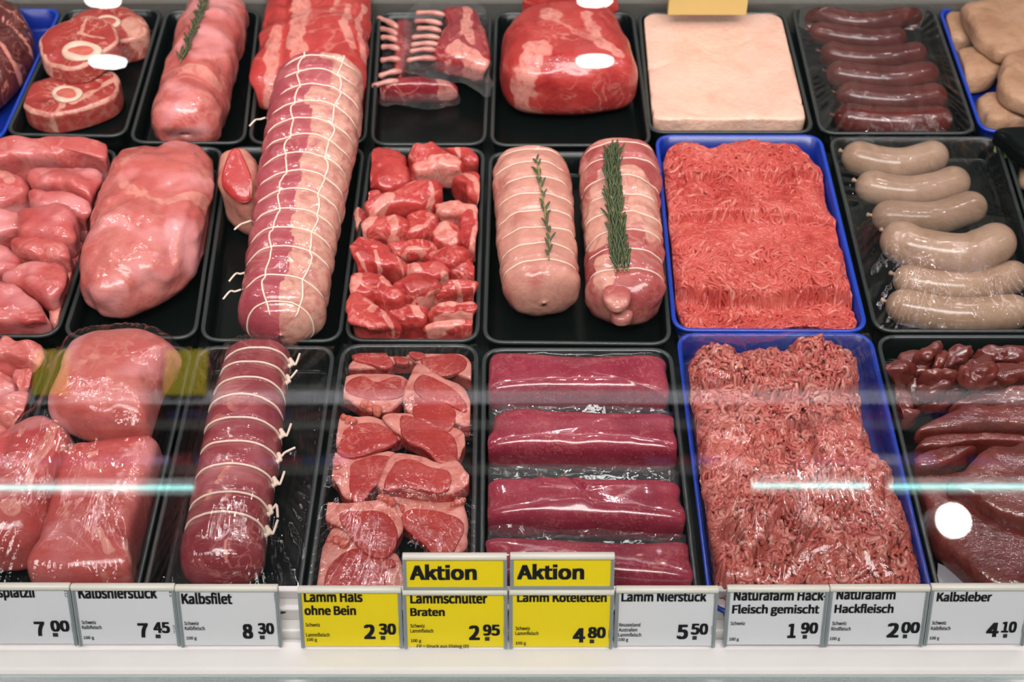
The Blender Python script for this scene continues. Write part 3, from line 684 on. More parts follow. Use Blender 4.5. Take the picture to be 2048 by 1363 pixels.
# --- middle row: diced veal
G = 'diced veal in the corner tray'
dv = [([(-60, 285), (30, 274), (90, 281), (130, 272), (195, 275), (232, 290), (233, 312), (222, 333), (160, 325), (60, 332), (-60, 335)], .062, 0, 'long pale slab across the back of the veal tray', []),
      ([(180, 395), (205, 400), (194, 455), (178, 474), (150, 474), (150, 440)], .04, 0, 'veal chunk against the tray side, below the fat streaked one', []),
      ([(140, 492), (172, 480), (162, 517), (140, 532), (128, 520)], .04, 0, 'small veal chunk wedged against the middle of the tray side', []),
      ([(132, 530), (156, 520), (147, 572), (133, 584), (122, 560)], .035, 0, 'thin veal piece pressed against the tray side near the front', [([(142, 540), (138, 570)], 8, .6)]),
      ([(98, 605), (132, 588), (137, 612), (112, 658), (98, 652)], .035, 0, 'fatty veal scrap at the front corner of the tray', [([(118, 600), (112, 640)], 16, .7)]),
      ([(-60, 335), (20, 336), (42, 346), (62, 370), (32, 402), (-60, 425)], .05, .01, 'veal chunk with a white membrane at the frame edge', [([(-10, 350), (15, 360), (25, 372)], 8, 1)]),
      ([(-60, 425), (0, 424), (45, 430), (52, 455), (32, 472), (-60, 482)], .045, .005, 'plain veal chunk below the one with white membrane', []),
      ([(62, 354), (90, 334), (140, 328), (190, 333), (214, 345), (207, 372), (190, 397), (172, 402), (130, 386), (75, 378)], .05, .018, 'veal chunk with a bold pale fat strip', [([(126, 308), (165, 318), (198, 338)], 9, 1), ([(88, 358), (105, 350)], 4, .6)]),
      ([(64, 380), (110, 380), (160, 394), (184, 406), (194, 430), (186, 442), (155, 442), (110, 428), (70, 415)], .045, .02, 'smooth veal chunk under the fat striped one', []),
      ([(48, 420), (90, 410), (142, 420), (152, 450), (150, 480), (130, 492), (95, 484), (40, 472), (44, 440)], .05, .022, 'large square veal chunk in the middle of the pile', []),
      ([(-60, 490), (10, 492), (42, 505), (40, 532), (10, 547), (-60, 562)], .045, .008, 'veal chunk at the frame edge, middle of the pile', []),
      ([(28, 482), (60, 470), (110, 474), (137, 486), (145, 512), (140, 525), (110, 529), (70, 522), (35, 506)], .045, .02, 'flat oval veal chunk with a greyish rim', [([(115, 482), (138, 498)], 7, .5)]),
      ([(8, 547), (45, 530), (80, 521), (130, 525), (140, 550), (131, 587), (100, 606), (85, 598), (60, 580), (20, 565)], .048, .016, 'shiny veal chunk near the front with a bluish corner', [([(50, 515), (62, 530), (45, 540)], 12, .6)]),
      ([(-50, 565), (25, 563), (60, 578), (86, 600), (99, 640), (99, 667), (60, 670), (20, 657), (-50, 652)], .052, .012, 'deep red veal chunk at the front of its tray', [([(62, 585), (55, 600)], 5, .5)])]
grow = lambda out, k: [(np.mean(out, 0)[0] + (a - np.mean(out, 0)[0]) * k, np.mean(out, 0)[1] + (b - np.mean(out, 0)[1]) * k + 2) for a, b in out]
for i, (out, H, b, l, ft) in enumerate(dv): piece('veal_chunk', grow(out, 1.05), H * .8, 'veal', l, 'meat', base=FLOORZ + b, grp=G, e=.5, nz=.0045, seed=60 + i, fat=ft, fitz=0, slope=(.08 * math.sin(i * 2.3), .06 + .08 * math.sin(i * 1.7)))

shank = piece('veal_shank', [(262, 302), (330, 287), (400, 287), (432, 305), (440, 345), (430, 410), (412, 470), (380, 535), (340, 583), (300, 608), (250, 632), (200, 637), (175, 617), (158, 588), (168, 530), (195, 450), (222, 370), (240, 325)], .084, 'vealpale', 'whole veal shank tapering to a blunt end with silver skin', 'meat', nu=160, nv=60, nz=.005, e=.7,
      fat=[([(255, 395), (300, 420), (345, 425), (385, 408), (428, 385)], 9, .75), ([(262, 330), (248, 380), (262, 410)], 10, .5), ([(320, 425), (318, 470), (305, 520), (300, 560)], 20, .42), ([(230, 450), (250, 520), (235, 580)], 34, .40), ([(408, 360), (416, 345)], 6, .7), ([(375, 330), (400, 318)], 6, .45), ([(180, 590), (220, 610), (280, 600)], 14, .5), ([(355, 480), (358, 505), (345, 520)], 5, .6)], creases=[([(325, 420), (335, 480), (345, 540)], 14, .004)])
V, F, A, mid = blob([(262, 412), (278, 408), (282, 430), (270, 446), (256, 440)], .004, drop(shank, 270, 428)[2] - .001, nu=30, nv=10, nz=0)
# small end piece
ep = piece('veal_end_piece', [(434, 400), (438, 340), (458, 303), (490, 297), (512, 308), (530, 345), (524, 400), (512, 450), (492, 470), (465, 457), (444, 430)], .075, 'lambfat', 'small fat covered end piece showing its red cut face beside the netted roast', 'meat', e=.7, nz=.004, slope=(0, .1))
tz = drop(ep, 475, 355)[2]
piece('cut_face', [(447, 345), (470, 305), (490, 299), (500, 330), (506, 365), (498, 402), (478, 413), (456, 396), (443, 370)], .014, 'loin', '', '', base=tz - .007, e=.5, nz=.001, parent=ep, fat=[([(500, 310), (504, 350), (500, 400)], 5, .8)], slope=(0, .35))

# netted rolled roast
pin = [.055 + .067 * k for k in range(12)] + [.885, .965]
path = [(646, 190, 86), (636, 260, 92), (622, 330, 92), (606, 420, 90), (590, 500, 88), (574, 580, 88), (564, 640, 88), (561, 675, 87)]
V, F, surf, T_, TH = roll(path, FLOORZ + .004, .82, pinch=pin, pd=.085, pw=.013, nz=.0018, seed=21, cap=(.06, .10), n=260, nr=96, rise=(.03, .003))
c = -np.cos(TH); fat = sstep(c + .12 * fbm(V * 40, 3, 2) - .0, .02, .06) 
dkp = sstep(-np.abs(T_ - .14) + .03 * fbm(V * 50, 9, 2), -.11, -.05) * sstep(-np.abs(c - .1), -.4, -.2)
nr_ = mk('netted_roast', V, F, M['netted'], attrs={'fat': np.clip(fat * (1 - .7 * dkp), 0, 1)})
tag(nr_, 'rolled roast half red half creamy fat, bound in white netting', 'meat')
strs = []
for p in pin: 
    th = np.linspace(0, 2 * math.pi, 80, endpoint=False); strs.append(tube(surf(np.full(80, p) + .006 * np.cos(2 * th), th, .0003), .0009, 6, True))
for cth in (.28, -.55):
    t = np.linspace(.03, .985, 160); th = np.full(160, math.acos(cth)) + .05 * np.sin(t * 40); strs.append(tube(surf(t, th, .0003), .00095, 6))
V, F = join(strs); mk('netting', V, F, M['string'], parent=nr_)
for tq in (.22, .62, .80, .86):
    p = surf(np.array([tq]), np.array([math.pi * .03]), .001)[0]; e = np.array([[0, 0, 0], [-.006, -.002, -.001], [-.012, -.003 + .006 * rng.random(), -.004], [-.018, -.008, -.006]])
    V, F = tube(catmull(p + e, 12, False), .0011, 6); mk('string_end', V, F, M['string'], parent=nr_)

# lamb stew chunks
G = 'stewing lamb chunks'
sl = [('a', [(727, 300), (760, 292), (800, 300), (812, 320), (824, 350), (817, 375), (790, 392), (750, 390), (716, 382), (714, 350), (720, 320)], .052, 0, 'dark red round lamb chunk in the back corner by the netted roast', []),
      ('b', [(818, 292), (855, 288), (885, 294), (898, 310), (917, 330), (926, 347), (905, 362), (870, 358), (845, 370), (822, 364), (816, 330)], .05, .01, 'lamb chunk at the back with a thick fold of fat', [([(826, 352), (860, 338), (905, 335)], 20, 1), ([(826, 296), (845, 300)], 10, .9)]),
      ('c', [(893, 302), (920, 292), (945, 295), (959, 315), (957, 337), (930, 344), (915, 330), (902, 314)], .045, 0, 'red lamb chunk in the back corner by the rolled joints', [([(915, 310), (925, 335)], 5, .6)]),
      ('d', [(905, 352), (930, 342), (960, 349), (970, 365), (968, 420), (937, 408), (930, 382), (912, 370)], .05, .006, 'curved lamb strip along the tray side near the back', [([(925, 352), (955, 372), (962, 410)], 7, .6)]),
      ('e', [(718, 400), (735, 386), (755, 382), (768, 400), (752, 428), (735, 424), (718, 415)], .04, .004, 'small dark ball of lamb under the curled piece', []),
      ('l', [(706, 442), (718, 415), (737, 430), (732, 467), (710, 476)], .04, .002, 'pale lamb sliver against the tray side by the curled piece', [([(715, 425), (712, 460)], 12, .8)]),
      ('h', [(820, 430), (850, 424), (874, 440), (870, 462), (845, 482), (815, 487), (810, 460)], .045, .01, 'ragged fatty lamb chunk in the centre of the pile', [([(822, 470), (850, 465), (866, 448)], 7, .9), ([(825, 440), (835, 450)], 6, .6)]),
      ('k', [(868, 462), (888, 445), (917, 450), (922, 482), (900, 502), (873, 502), (862, 482)], .045, .006, 'creamy lamb chunk below the pale triangle', [([(885, 465), (900, 480)], 20, .85)]),
      ('f', [(742, 412), (790, 388), (830, 365), (868, 362), (876, 380), (868, 408), (848, 428), (820, 425), (780, 432), (745, 452), (735, 435)], .05, .018, 'long lamb chunk curling over the middle of the pile', [([(750, 425), (780, 405)], 10, .9), ([(812, 382), (825, 375)], 8, .9), ([(850, 420), (866, 400), (862, 380)], 5, .8)]),
      ('g', [(708, 450), (740, 430), (790, 424), (816, 436), (812, 470), (790, 492), (760, 487), (728, 472)], .052, .012, 'glistening lamb chunk with pale folds, left of the ragged fatty one', [([(780, 430), (790, 470), (770, 484)], 8, .8), ([(745, 445), (725, 462)], 9, .7)]),
      ('i', [(868, 403), (900, 401), (935, 407), (952, 416), (926, 436), (905, 442), (878, 440)], .04, .02, 'triangular slab of plain pale fat on the lamb pile', [([(880, 418), (930, 418)], 40, 1)]),
      ('j', [(923, 430), (955, 413), (967, 440), (964, 482), (947, 512), (923, 492), (916, 460)], .048, .01, 'lamb chunk with a fat edge against the tray side, midway', [([(948, 422), (958, 450), (945, 500)], 8, .9)]),
      ('n', [(773, 490), (815, 478), (862, 484), (868, 500), (850, 520), (820, 527), (788, 522)], .042, .008, 'purplish lamb piece with a pale fold in the centre', [([(790, 520), (820, 505), (850, 512)], 4, .9)]),
      ('m', [(704, 500), (730, 478), (770, 484), (792, 520), (812, 540), (802, 562), (770, 557), (720, 557), (703, 540)], .054, .012, 'large brownish lamb chunk with white seams', [([(752, 515), (758, 540), (775, 555)], 5, .9), ([(715, 520), (735, 540), (752, 548)], 4, .9), ([(795, 520), (808, 545)], 3, .8)]),
      ('o', [(853, 510), (890, 493), (927, 498), (944, 515), (922, 542), (895, 547), (858, 527)], .045, .01, 'pink lamb chunk with a ring of pale fat', [([(862, 515), (885, 500)], 8, .7)]),
      ('p', [(806, 535), (850, 524), (897, 535), (904, 560), (872, 574), (828, 568)], .045, .008, 'lamb chunk with a round white fat cap', [([(820, 540), (828, 550)], 15, 1), ([(888, 555), (895, 565)], 8, .6)]),
      ('q', [(900, 547), (935, 513), (952, 530), (968, 560), (957, 576), (920, 573), (900, 565)], .042, .004, 'smooth lamb chunk against the tray side near the front', [([(955, 530), (962, 560)], 4, .8)]),
      ('r', [(692, 577), (730, 548), (762, 555), (792, 575), (813, 602), (792, 622), (750, 612), (703, 602)], .052, .014, 'lamb chunk with pale fat corners at the front', [([(705, 578), (720, 560), (700, 596)], 10, .9), ([(772, 570), (788, 578)], 9, .8), ([(745, 605), (785, 615)], 5, .9)]),
      ('s', [(793, 582), (830, 553), (872, 550), (888, 572), (872, 592), (840, 610), (810, 607)], .05, .016, 'bright red boat shaped lamb chunk', [([(815, 602), (850, 596), (880, 580)], 3, .9)]),
      ('v', [(773, 622), (810, 610), (857, 610), (861, 652), (830, 667), (793, 662)], .045, .002, 'lamb chunk with a lump of fat at the front of the tray', [([(828, 620), (840, 640)], 14, .95)]),
      ('t', [(866, 592), (890, 568), (930, 566), (964, 580), (967, 600), (930, 607), (888, 607)], .045, .012, 'lamb chunk with fat ribbons above the layered slabs', [([(870, 598), (920, 602)], 6, .9), ([(910, 572), (922, 595)], 6, .8), ([(948, 585), (956, 598)], 8, .7)]),
      ('u', [(688, 622), (710, 588), (745, 600), (780, 630), (797, 657), (776, 680), (720, 680), (688, 667)], .056, .012, 'big veined lamb chunk in the front corner of its tray', [([(735, 610), (752, 618), (745, 628)], 9, .8), ([(765, 630), (785, 660)], 4, .8)]),
      ('w', [(860, 614), (900, 605), (960, 607), (962, 640), (900, 648), (862, 642)], .045, .012, 'layered lamb slab with stripes of fat, upper of two', [([(880, 618), (945, 615)], 8, 1), ([(870, 636), (945, 634)], 5, 1)]),
      ('x', [(856, 648), (900, 645), (952, 640), (962, 667), (920, 678), (856, 677)], .045, 0, 'layered lamb slab with creamy fat, lower of two', [([(866, 656), (925, 655)], 10, 1), ([(870, 672), (930, 668)], 4, .9)])]
for i, (k, out, H, b, l, ft) in enumerate(sl): piece('lamb_chunk', grow(out, 1.04), H * .74, 'lamb', l, 'meat', base=FLOORZ + b, grp=G, e=.48, nz=.0062, ns=50, seed=90 + i, fat=ft, fitz=-.05, slope=(.10 * math.sin(i * 2.3), .06 + .10 * math.sin(i * 1.7)))

# rolled lamb joints with strings and rosemary
def joint(path, mat, label, n_str, seed, fatf):
    ps = [(k + .7) / (n_str + .9) for k in range(n_str)]
    V, F, surf, T_, TH = roll(path, FLOORZ + .004, .84, pinch=ps, pd=.075, pw=.016, nz=.003, ns=34, seed=seed, cap=(.10, .14), n=200, nr=80)
    o = mk('rolled_joint', V, F, M[mat], attrs={'fat': fatf(V, T_, TH)}); tag(o, label, 'meat', 'rolled lamb joints')
    for p in ps:
        th = np.linspace(0, 2 * math.pi, 70, endpoint=False); V, F = tube(surf(np.full(70, p) + .008 * np.cos(th + seed), th, .0002), .00075, 6, True); mk('string', V, F, M['string'], parent=o)
    return o
j1 = joint([(1062, 326, 76), (1066, 380, 81), (1070, 450, 80), (1076, 520, 80), (1083, 580, 80), (1088, 606, 78)], 'rolllamb', 'rolled lamb joint covered in pale fat, in the black tray next to the stewing chunks', 8, 31, lambda V, T, TH: .25 * (fbm(V * 25, 5, 2) > .3))
j2 = joint([(1236, 312, 78), (1240, 370, 82), (1244, 440, 80), (1248, 520, 80), (1249, 590, 82), (1246, 628, 80)], 'rolllamb2', 'redder rolled lamb joint with patchy fat, next to the blue tray', 8, 37, lambda V, T, TH: .8 * sstep(fbm(V * 24, 8, 2), .25, .5))
for out, H, on, par, mat in (([(1216, 560), (1240, 550), (1262, 570), (1258, 610), (1230, 625), (1205, 600)], .012, j2, j2, 'rolllamb2'), ([(1222, 612), (1246, 602), (1264, 618), (1262, 645), (1240, 652), (1222, 640)], .014, j2, j2, 'rolllamb2')):
    cx, cy = np.mean(out, 0); z = drop(on, cx, cy)[2]; piece('end_flap', out, H, mat, '', '', base=z - .007, e=.6, nz=.002, parent=par)
sprig([(1073, 322), (1081, 370), (1090, 430), (1097, 470), (1099, 522)], j1, 'thin rosemary sprig tied along the pale rolled joint', r=.0014, leaf=(.012, .0013), nleaf=24, spread=.7)
sprig([(1226, 306), (1225, 360), (1229, 420), (1236, 490), (1244, 548)], j2, 'thick bunch of rosemary tied along the redder rolled joint', r=.0012, leaf=(.016, .0013), nleaf=210, spread=.42, stems=4)

# --- minced meats
def mince(name, out, H, base, mat, label, n, r, Ls, steps, terr, seed, wander, group=None, e=.42, flow=.0, fit=True, rough=1.0, deeps=3, tn=.10):
    zc = base + H * .85
    oc = catmull(PP(out, zc)[:, :2], 160); c = centroid(oc); rel = oc - c; an = np.arctan2(rel[:, 1], rel[:, 0]); R = np.linalg.norm(rel, axis=1); od = np.argsort(an); an, R = an[od], R[od]
    an = np.concatenate([an - 2 * math.pi, an, an + 2 * math.pi]); R = np.tile(R, 3)
    def height(XY):
        q = XY - c; s = np.linalg.norm(q, axis=1) / np.interp(np.arctan2(q[:, 1], q[:, 0]), an, R)
        zz = np.clip(1 - np.clip(s, 0, 1) ** (2 / e), 0, 1) ** (e / 2)
        return base + .004 + (H - .004) * zz + terr(XY, c) * zz + .004 * rough * fbm(np.concatenate([XY * 45, np.zeros((len(XY), 1))], 1), seed, 3) * zz
    rings = []
    for s in np.concatenate([np.linspace(.03, .9, 40), np.linspace(.915, .975, 10)]):
        q = c + (oc - c) * s; rings.append(np.concatenate([q, (height(q) * (1 - .0) - r * 1.8)[:, None]], 1))
    rings.append(np.concatenate([c + (oc - c) * .93, np.full((160, 1), base)], 1))
    Vb, Fb = loft(rings, True, True)
    g = np.random.default_rng(seed); k = 0; th = g.random(n) * 2 * math.pi; s = np.sqrt(g.random(n)) * 1.0
    p = c + np.stack([np.cos(th), np.sin(th)], 1) * (s * np.interp((th + math.pi) % (2 * math.pi) - math.pi, an, R))[:, None]
    L = Ls * g.uniform(.5, 1.4, n); st = L / steps
    a = flow + 2.4 * fbm(np.concatenate([p * 26, np.zeros((n, 1))], 1), seed + 1, 2) + g.normal(0, wander * .5, n); curv = g.normal(0, wander, n)
    a += math.pi * (g.random(n) > .5)
    lay = g.random(n) ** 1.0; PT = []
    ph = g.random(n) * 6.28
    for i in range(steps + 1):
        q = c + (p - c)
        zz = height(q) + r * (-.6 + deeps * lay) + r * .5 * np.sin(ph + i * .9)
        PT.append(np.concatenate([q, zz[:, None]], 1))
        p = p + np.stack([np.cos(a), np.sin(a)], 1) * st[:, None]; a = a + curv / steps * 2.2 + wander * .5 * np.sin(ph * 3 + i * 1.1) * .35
        qd = p - c; sr = np.linalg.norm(qd, axis=1) / np.interp(np.arctan2(qd[:, 1], qd[:, 0]), an, R); p = c + qd * (np.minimum(sr, .985) / np.maximum(sr, 1e-6))[:, None]
    PT = np.stack(PT, 1)                                 # n, steps+1, 3
    T = np.gradient(PT, axis=1); T /= np.maximum(np.linalg.norm(T, axis=2, keepdims=True), 1e-9)
    S = np.stack([T[..., 1], -T[..., 0], np.zeros(T.shape[:2])], 2); S /= np.maximum(np.linalg.norm(S, axis=2, keepdims=True), 1e-9); U = np.cross(S, T)
    ns = 6; al = np.linspace(0, 2 * math.pi, ns, endpoint=False)
    prof = np.minimum(1, np.sin(np.linspace(.25, math.pi - .25, steps + 1)) * 2.2)
    rr = (r * g.uniform(.75, 1.2, n))[:, None] * prof[None]
    V = PT[:, :, None] + rr[..., None, None] * (np.cos(al)[None, None, :, None] * S[:, :, None] + np.sin(al)[None, None, :, None] * U[:, :, None])
    V = V.reshape(-1, 3); one = np.array(grid_faces(steps + 1, ns)); m = (steps + 1) * ns
    F = (one[None] + (np.arange(n) * m)[:, None, None]).reshape(-1, 4).tolist()
    tone = np.repeat(np.clip(g.normal(tn, .22, n), 0, 1), m)
    off = len(Vb); V = np.concatenate([Vb, V]); F = Fb + [[i + off for i in f] for f in F]
    o = mk(name, V, F, M[mat], attrs={'fat': np.concatenate([np.zeros(off), tone])}); tag(o, label, 'minced meat', group, 'stuff'); return o
def terr1(XY, c):
    y = proj(np.concatenate([XY, np.full((len(XY), 1), 0.01)], 1))[:, 1] + 16 * fbm(np.concatenate([XY * 14, np.zeros((len(XY), 1))], 1), 4, 2)
    z = 0
    for y0, h in ((345, .014), (425, .016), (575, .022)): z = z - h * sstep(y, y0 - 5, y0 + 4) + h * .9 * sstep(y, y0 + 4, y0 + 90)
    return z
mince('minced_beef', [(1338, 290), (1380, 278), (1420, 290), (1495, 274), (1560, 285), (1600, 284), (1625, 315), (1650, 345), (1655, 400), (1685, 450), (1692, 520), (1705, 580), (1728, 610), (1722, 650), (1650, 660), (1500, 658), (1400, 658), (1372, 635), (1352, 570), (1340, 500), (1330, 440), (1322, 360)], .042, FLOORZ, 'mince', 'bright red minced beef strands heaped in the open blue tray', 4600, .0019, .040, 14, terr1, 5, .9, deeps=3.0, flow=.1)
def terr2(XY, c):
    q = np.concatenate([XY * 20, np.zeros((len(XY), 1))], 1); n = fbm(q, 77, 2); n2 = fbm(q * 1.9 + 3, 78, 2)
    return .013 * sstep(n, -.12, .1) - .006 + .008 * sstep(n2, -.05, .1) - .015 * np.exp(-(n / .08) ** 2) - .007 * np.exp(-(n2 / .06) ** 2)
mince('mixed_mince', [(1370, 760), (1385, 710), (1440, 695), (1520, 700), (1600, 690), (1690, 690), (1716, 720), (1722, 780), (1730, 850), (1748, 900), (1788, 930), (1794, 990), (1816, 1020), (1840, 1120), (1832, 1180), (1640, 1190), (1445, 1188), (1422, 1130), (1400, 1040), (1385, 930), (1372, 840)], .050, FLOORZ, 'mixmince', 'coarse pinkish mixed mince clumped under film in the front blue tray', 7500, .0019, .012, 5, terr2, 9, 1.5, deeps=3.6, rough=2.6, tn=.26)
# --- front row: veal cuts
G = 'veal trimmings in the end tray'
for i, (out, H, b, l) in enumerate([([(-60, 680), (20, 676), (80, 686), (97, 705), (86, 732), (60, 746), (20, 736), (-60, 742)], .05, .012, 'orange pink veal trimming at the back of the end tray'),
                  ([(22, 735), (80, 728), (86, 760), (72, 792), (30, 792)], .045, .006, 'veal trimming on the tray side under the yellowish reflection'),
                  ([(-60, 745), (25, 740), (42, 790), (20, 803), (-60, 803)], .045, .008, 'veal trimming at the frame edge, second from the back'),
                  ([(8, 802), (66, 788), (62, 842), (30, 862), (0, 846)], .045, .004, 'pale folded veal trimming just behind the slim cut'),
                  ([(-60, 806), (8, 803), (6, 862), (-60, 872)], .04, 0, 'veal trimming at the frame edge, second from the front'),
                  ([(-70, 872), (36, 852), (22, 890), (-60, 950)], .04, 0, 'reddish veal trimming at the front of the pile')]):
    piece('veal_trimming', out, H, 'vealpale', l, 'meat', base=FLOORZ + b, grp=G, e=.5, nz=.006, ns=45, seed=140 + i, fitz=0, slope=(.1 * math.sin(i * 2.3), .08))
piece('veal_cut', [(-30, 905), (20, 868), (95, 830), (140, 850), (160, 880), (150, 920), (118, 1000), (98, 1080), (60, 1128), (0, 1142), (-60, 1125), (-60, 960)], .07, 'veal', 'slim veal cut with a long sinew at the frame edge', 'meat', nu=130, nv=46, nz=.003, ns=25, e=.6, seed=151, grp='large veal cuts',
      fat=[([(112, 860), (104, 905), (80, 945), (60, 985)], 6, .8), ([(58, 868), (50, 890)], 6, .9), ([(25, 1030), (35, 1040)], 12, .8)], creases=[([(112, 860), (104, 905), (70, 965), (58, 1010)], 8, .004)])
piece('veal_cut', [(150, 898), (200, 884), (290, 868), (324, 876), (330, 905), (302, 1000), (270, 1120), (256, 1190), (64, 1190), (78, 1120), (112, 1000)], .060, 'veal', 'large flat veal cut at the front with white fat flecks', 'meat', nu=140, nv=46, nz=.0025, ns=22, e=.42, seed=152, grp='large veal cuts',
      fat=[([(142, 1050), (138, 1030), (146, 1022)], 5, 1), ([(142, 1055), (122, 1042)], 4, .9), ([(205, 1080), (225, 1118)], 9, .9), ([(205, 1010), (212, 1020)], 6, .9), ([(238, 1005), (242, 1022)], 5, .9), ([(219, 1025), (221, 1027)], 5, .9), ([(262, 1100), (270, 1140)], 11, .7), ([(186, 928), (200, 925)], 4, .9), ([(270, 905), (285, 905)], 5, .7), ([(200, 1140), (215, 1155)], 7, .5)], creases=[([(140, 1060), (190, 1110)], 6, .003)])
piece('veal_cut', [(150, 692), (200, 665), (262, 660), (320, 668), (367, 694), (350, 725), (325, 770), (302, 840), (283, 880), (200, 890), (140, 872), (102, 842), (106, 795), (128, 740)], .062, 'vealpale', 'plump veal cut resting on the two in front of it', 'meat', base=FLOORZ + .028, nu=140, nv=46, nz=.003, ns=25, e=.6, seed=153, grp='large veal cuts',
      fat=[([(155, 760), (172, 745)], 6, 1), ([(190, 735), (215, 738), (240, 730)], 7, .6), ([(220, 760), (225, 780)], 8, .5), ([(360, 695), (340, 720)], 8, .4)], creases=[([(300, 735), (310, 790)], 14, .004)])
# tied fillet
ps = [.085, .165, .245, .325, .425, .525, .625, .745, .825]
V, F, surf, T_, TH = roll([(517, 702, 66), (512, 740, 68), (500, 800, 74), (489, 860, 78), (480, 920, 80), (466, 990, 82), (455, 1060, 84), (445, 1120, 86), (440, 1165, 87)], FLOORZ + .004, .84, pinch=ps, pd=.055, pw=.013, nz=.0012, seed=41, cap=(.05, .12), n=260, nr=90)
ft = np.zeros(len(V)); vx = V[:, :2]
for pl, w in (([(455, 915), (432, 950)], 6), ([(416, 965), (412, 978)], 6), ([(455, 965), (450, 985)], 5), ([(447, 1068), (446, 1095)], 4), ([(375, 1140), (382, 1160)], 6), ([(568, 705), (560, 740)], 5)):
    ft = np.maximum(ft, .8 * sstep(-seg_dist(vx, PP(pl, .045)[:, :2]), -w * .0006, -w * .0003) * (V[:, 2] > .01))
fil = mk('tied_fillet', V, F, M['fillet'], attrs={'fat': ft}); tag(fil, 'long purplish veal fillet tied with white strings', 'meat')
for i, p in enumerate(ps):
    th = np.linspace(0, 2 * math.pi, 80, endpoint=False); V, F = tube(surf(np.full(80, p) - .010 * np.sin(th) + .004 * np.cos(th + i), th, .0004), .0011, 6, True); s = mk('string', V, F, M['string'], parent=fil)
    if i in (0, 1, 4, 5, 6, 7, 8):
        p0 = surf(np.array([p]), np.array([math.pi - .18]), .001)[0]; e = np.array([[0, 0, 0], [.004, .002, .001], [.007, .006 * (1 if i % 2 else -.6), .002], [.010 + .006 * (i == 5), .011 * (1 if i != 7 else -.8), .003]])
        V1, F1 = tube(catmull(p0 + e, 14, False), .0012, 6); kn = catmull(p0 + np.array([[0, -.004, 0], [.003, -.002, .001], [.002, .003, .002], [0, .004, 0]]), 12, False); V2, F2 = tube(kn, .0022 * (1 + .3 * np.sin(np.arange(12) * 2.2)), 8)
        V, F = join([(V1, F1), (V2, F2)]); mk('knot', V, F, M['string'], parent=s)

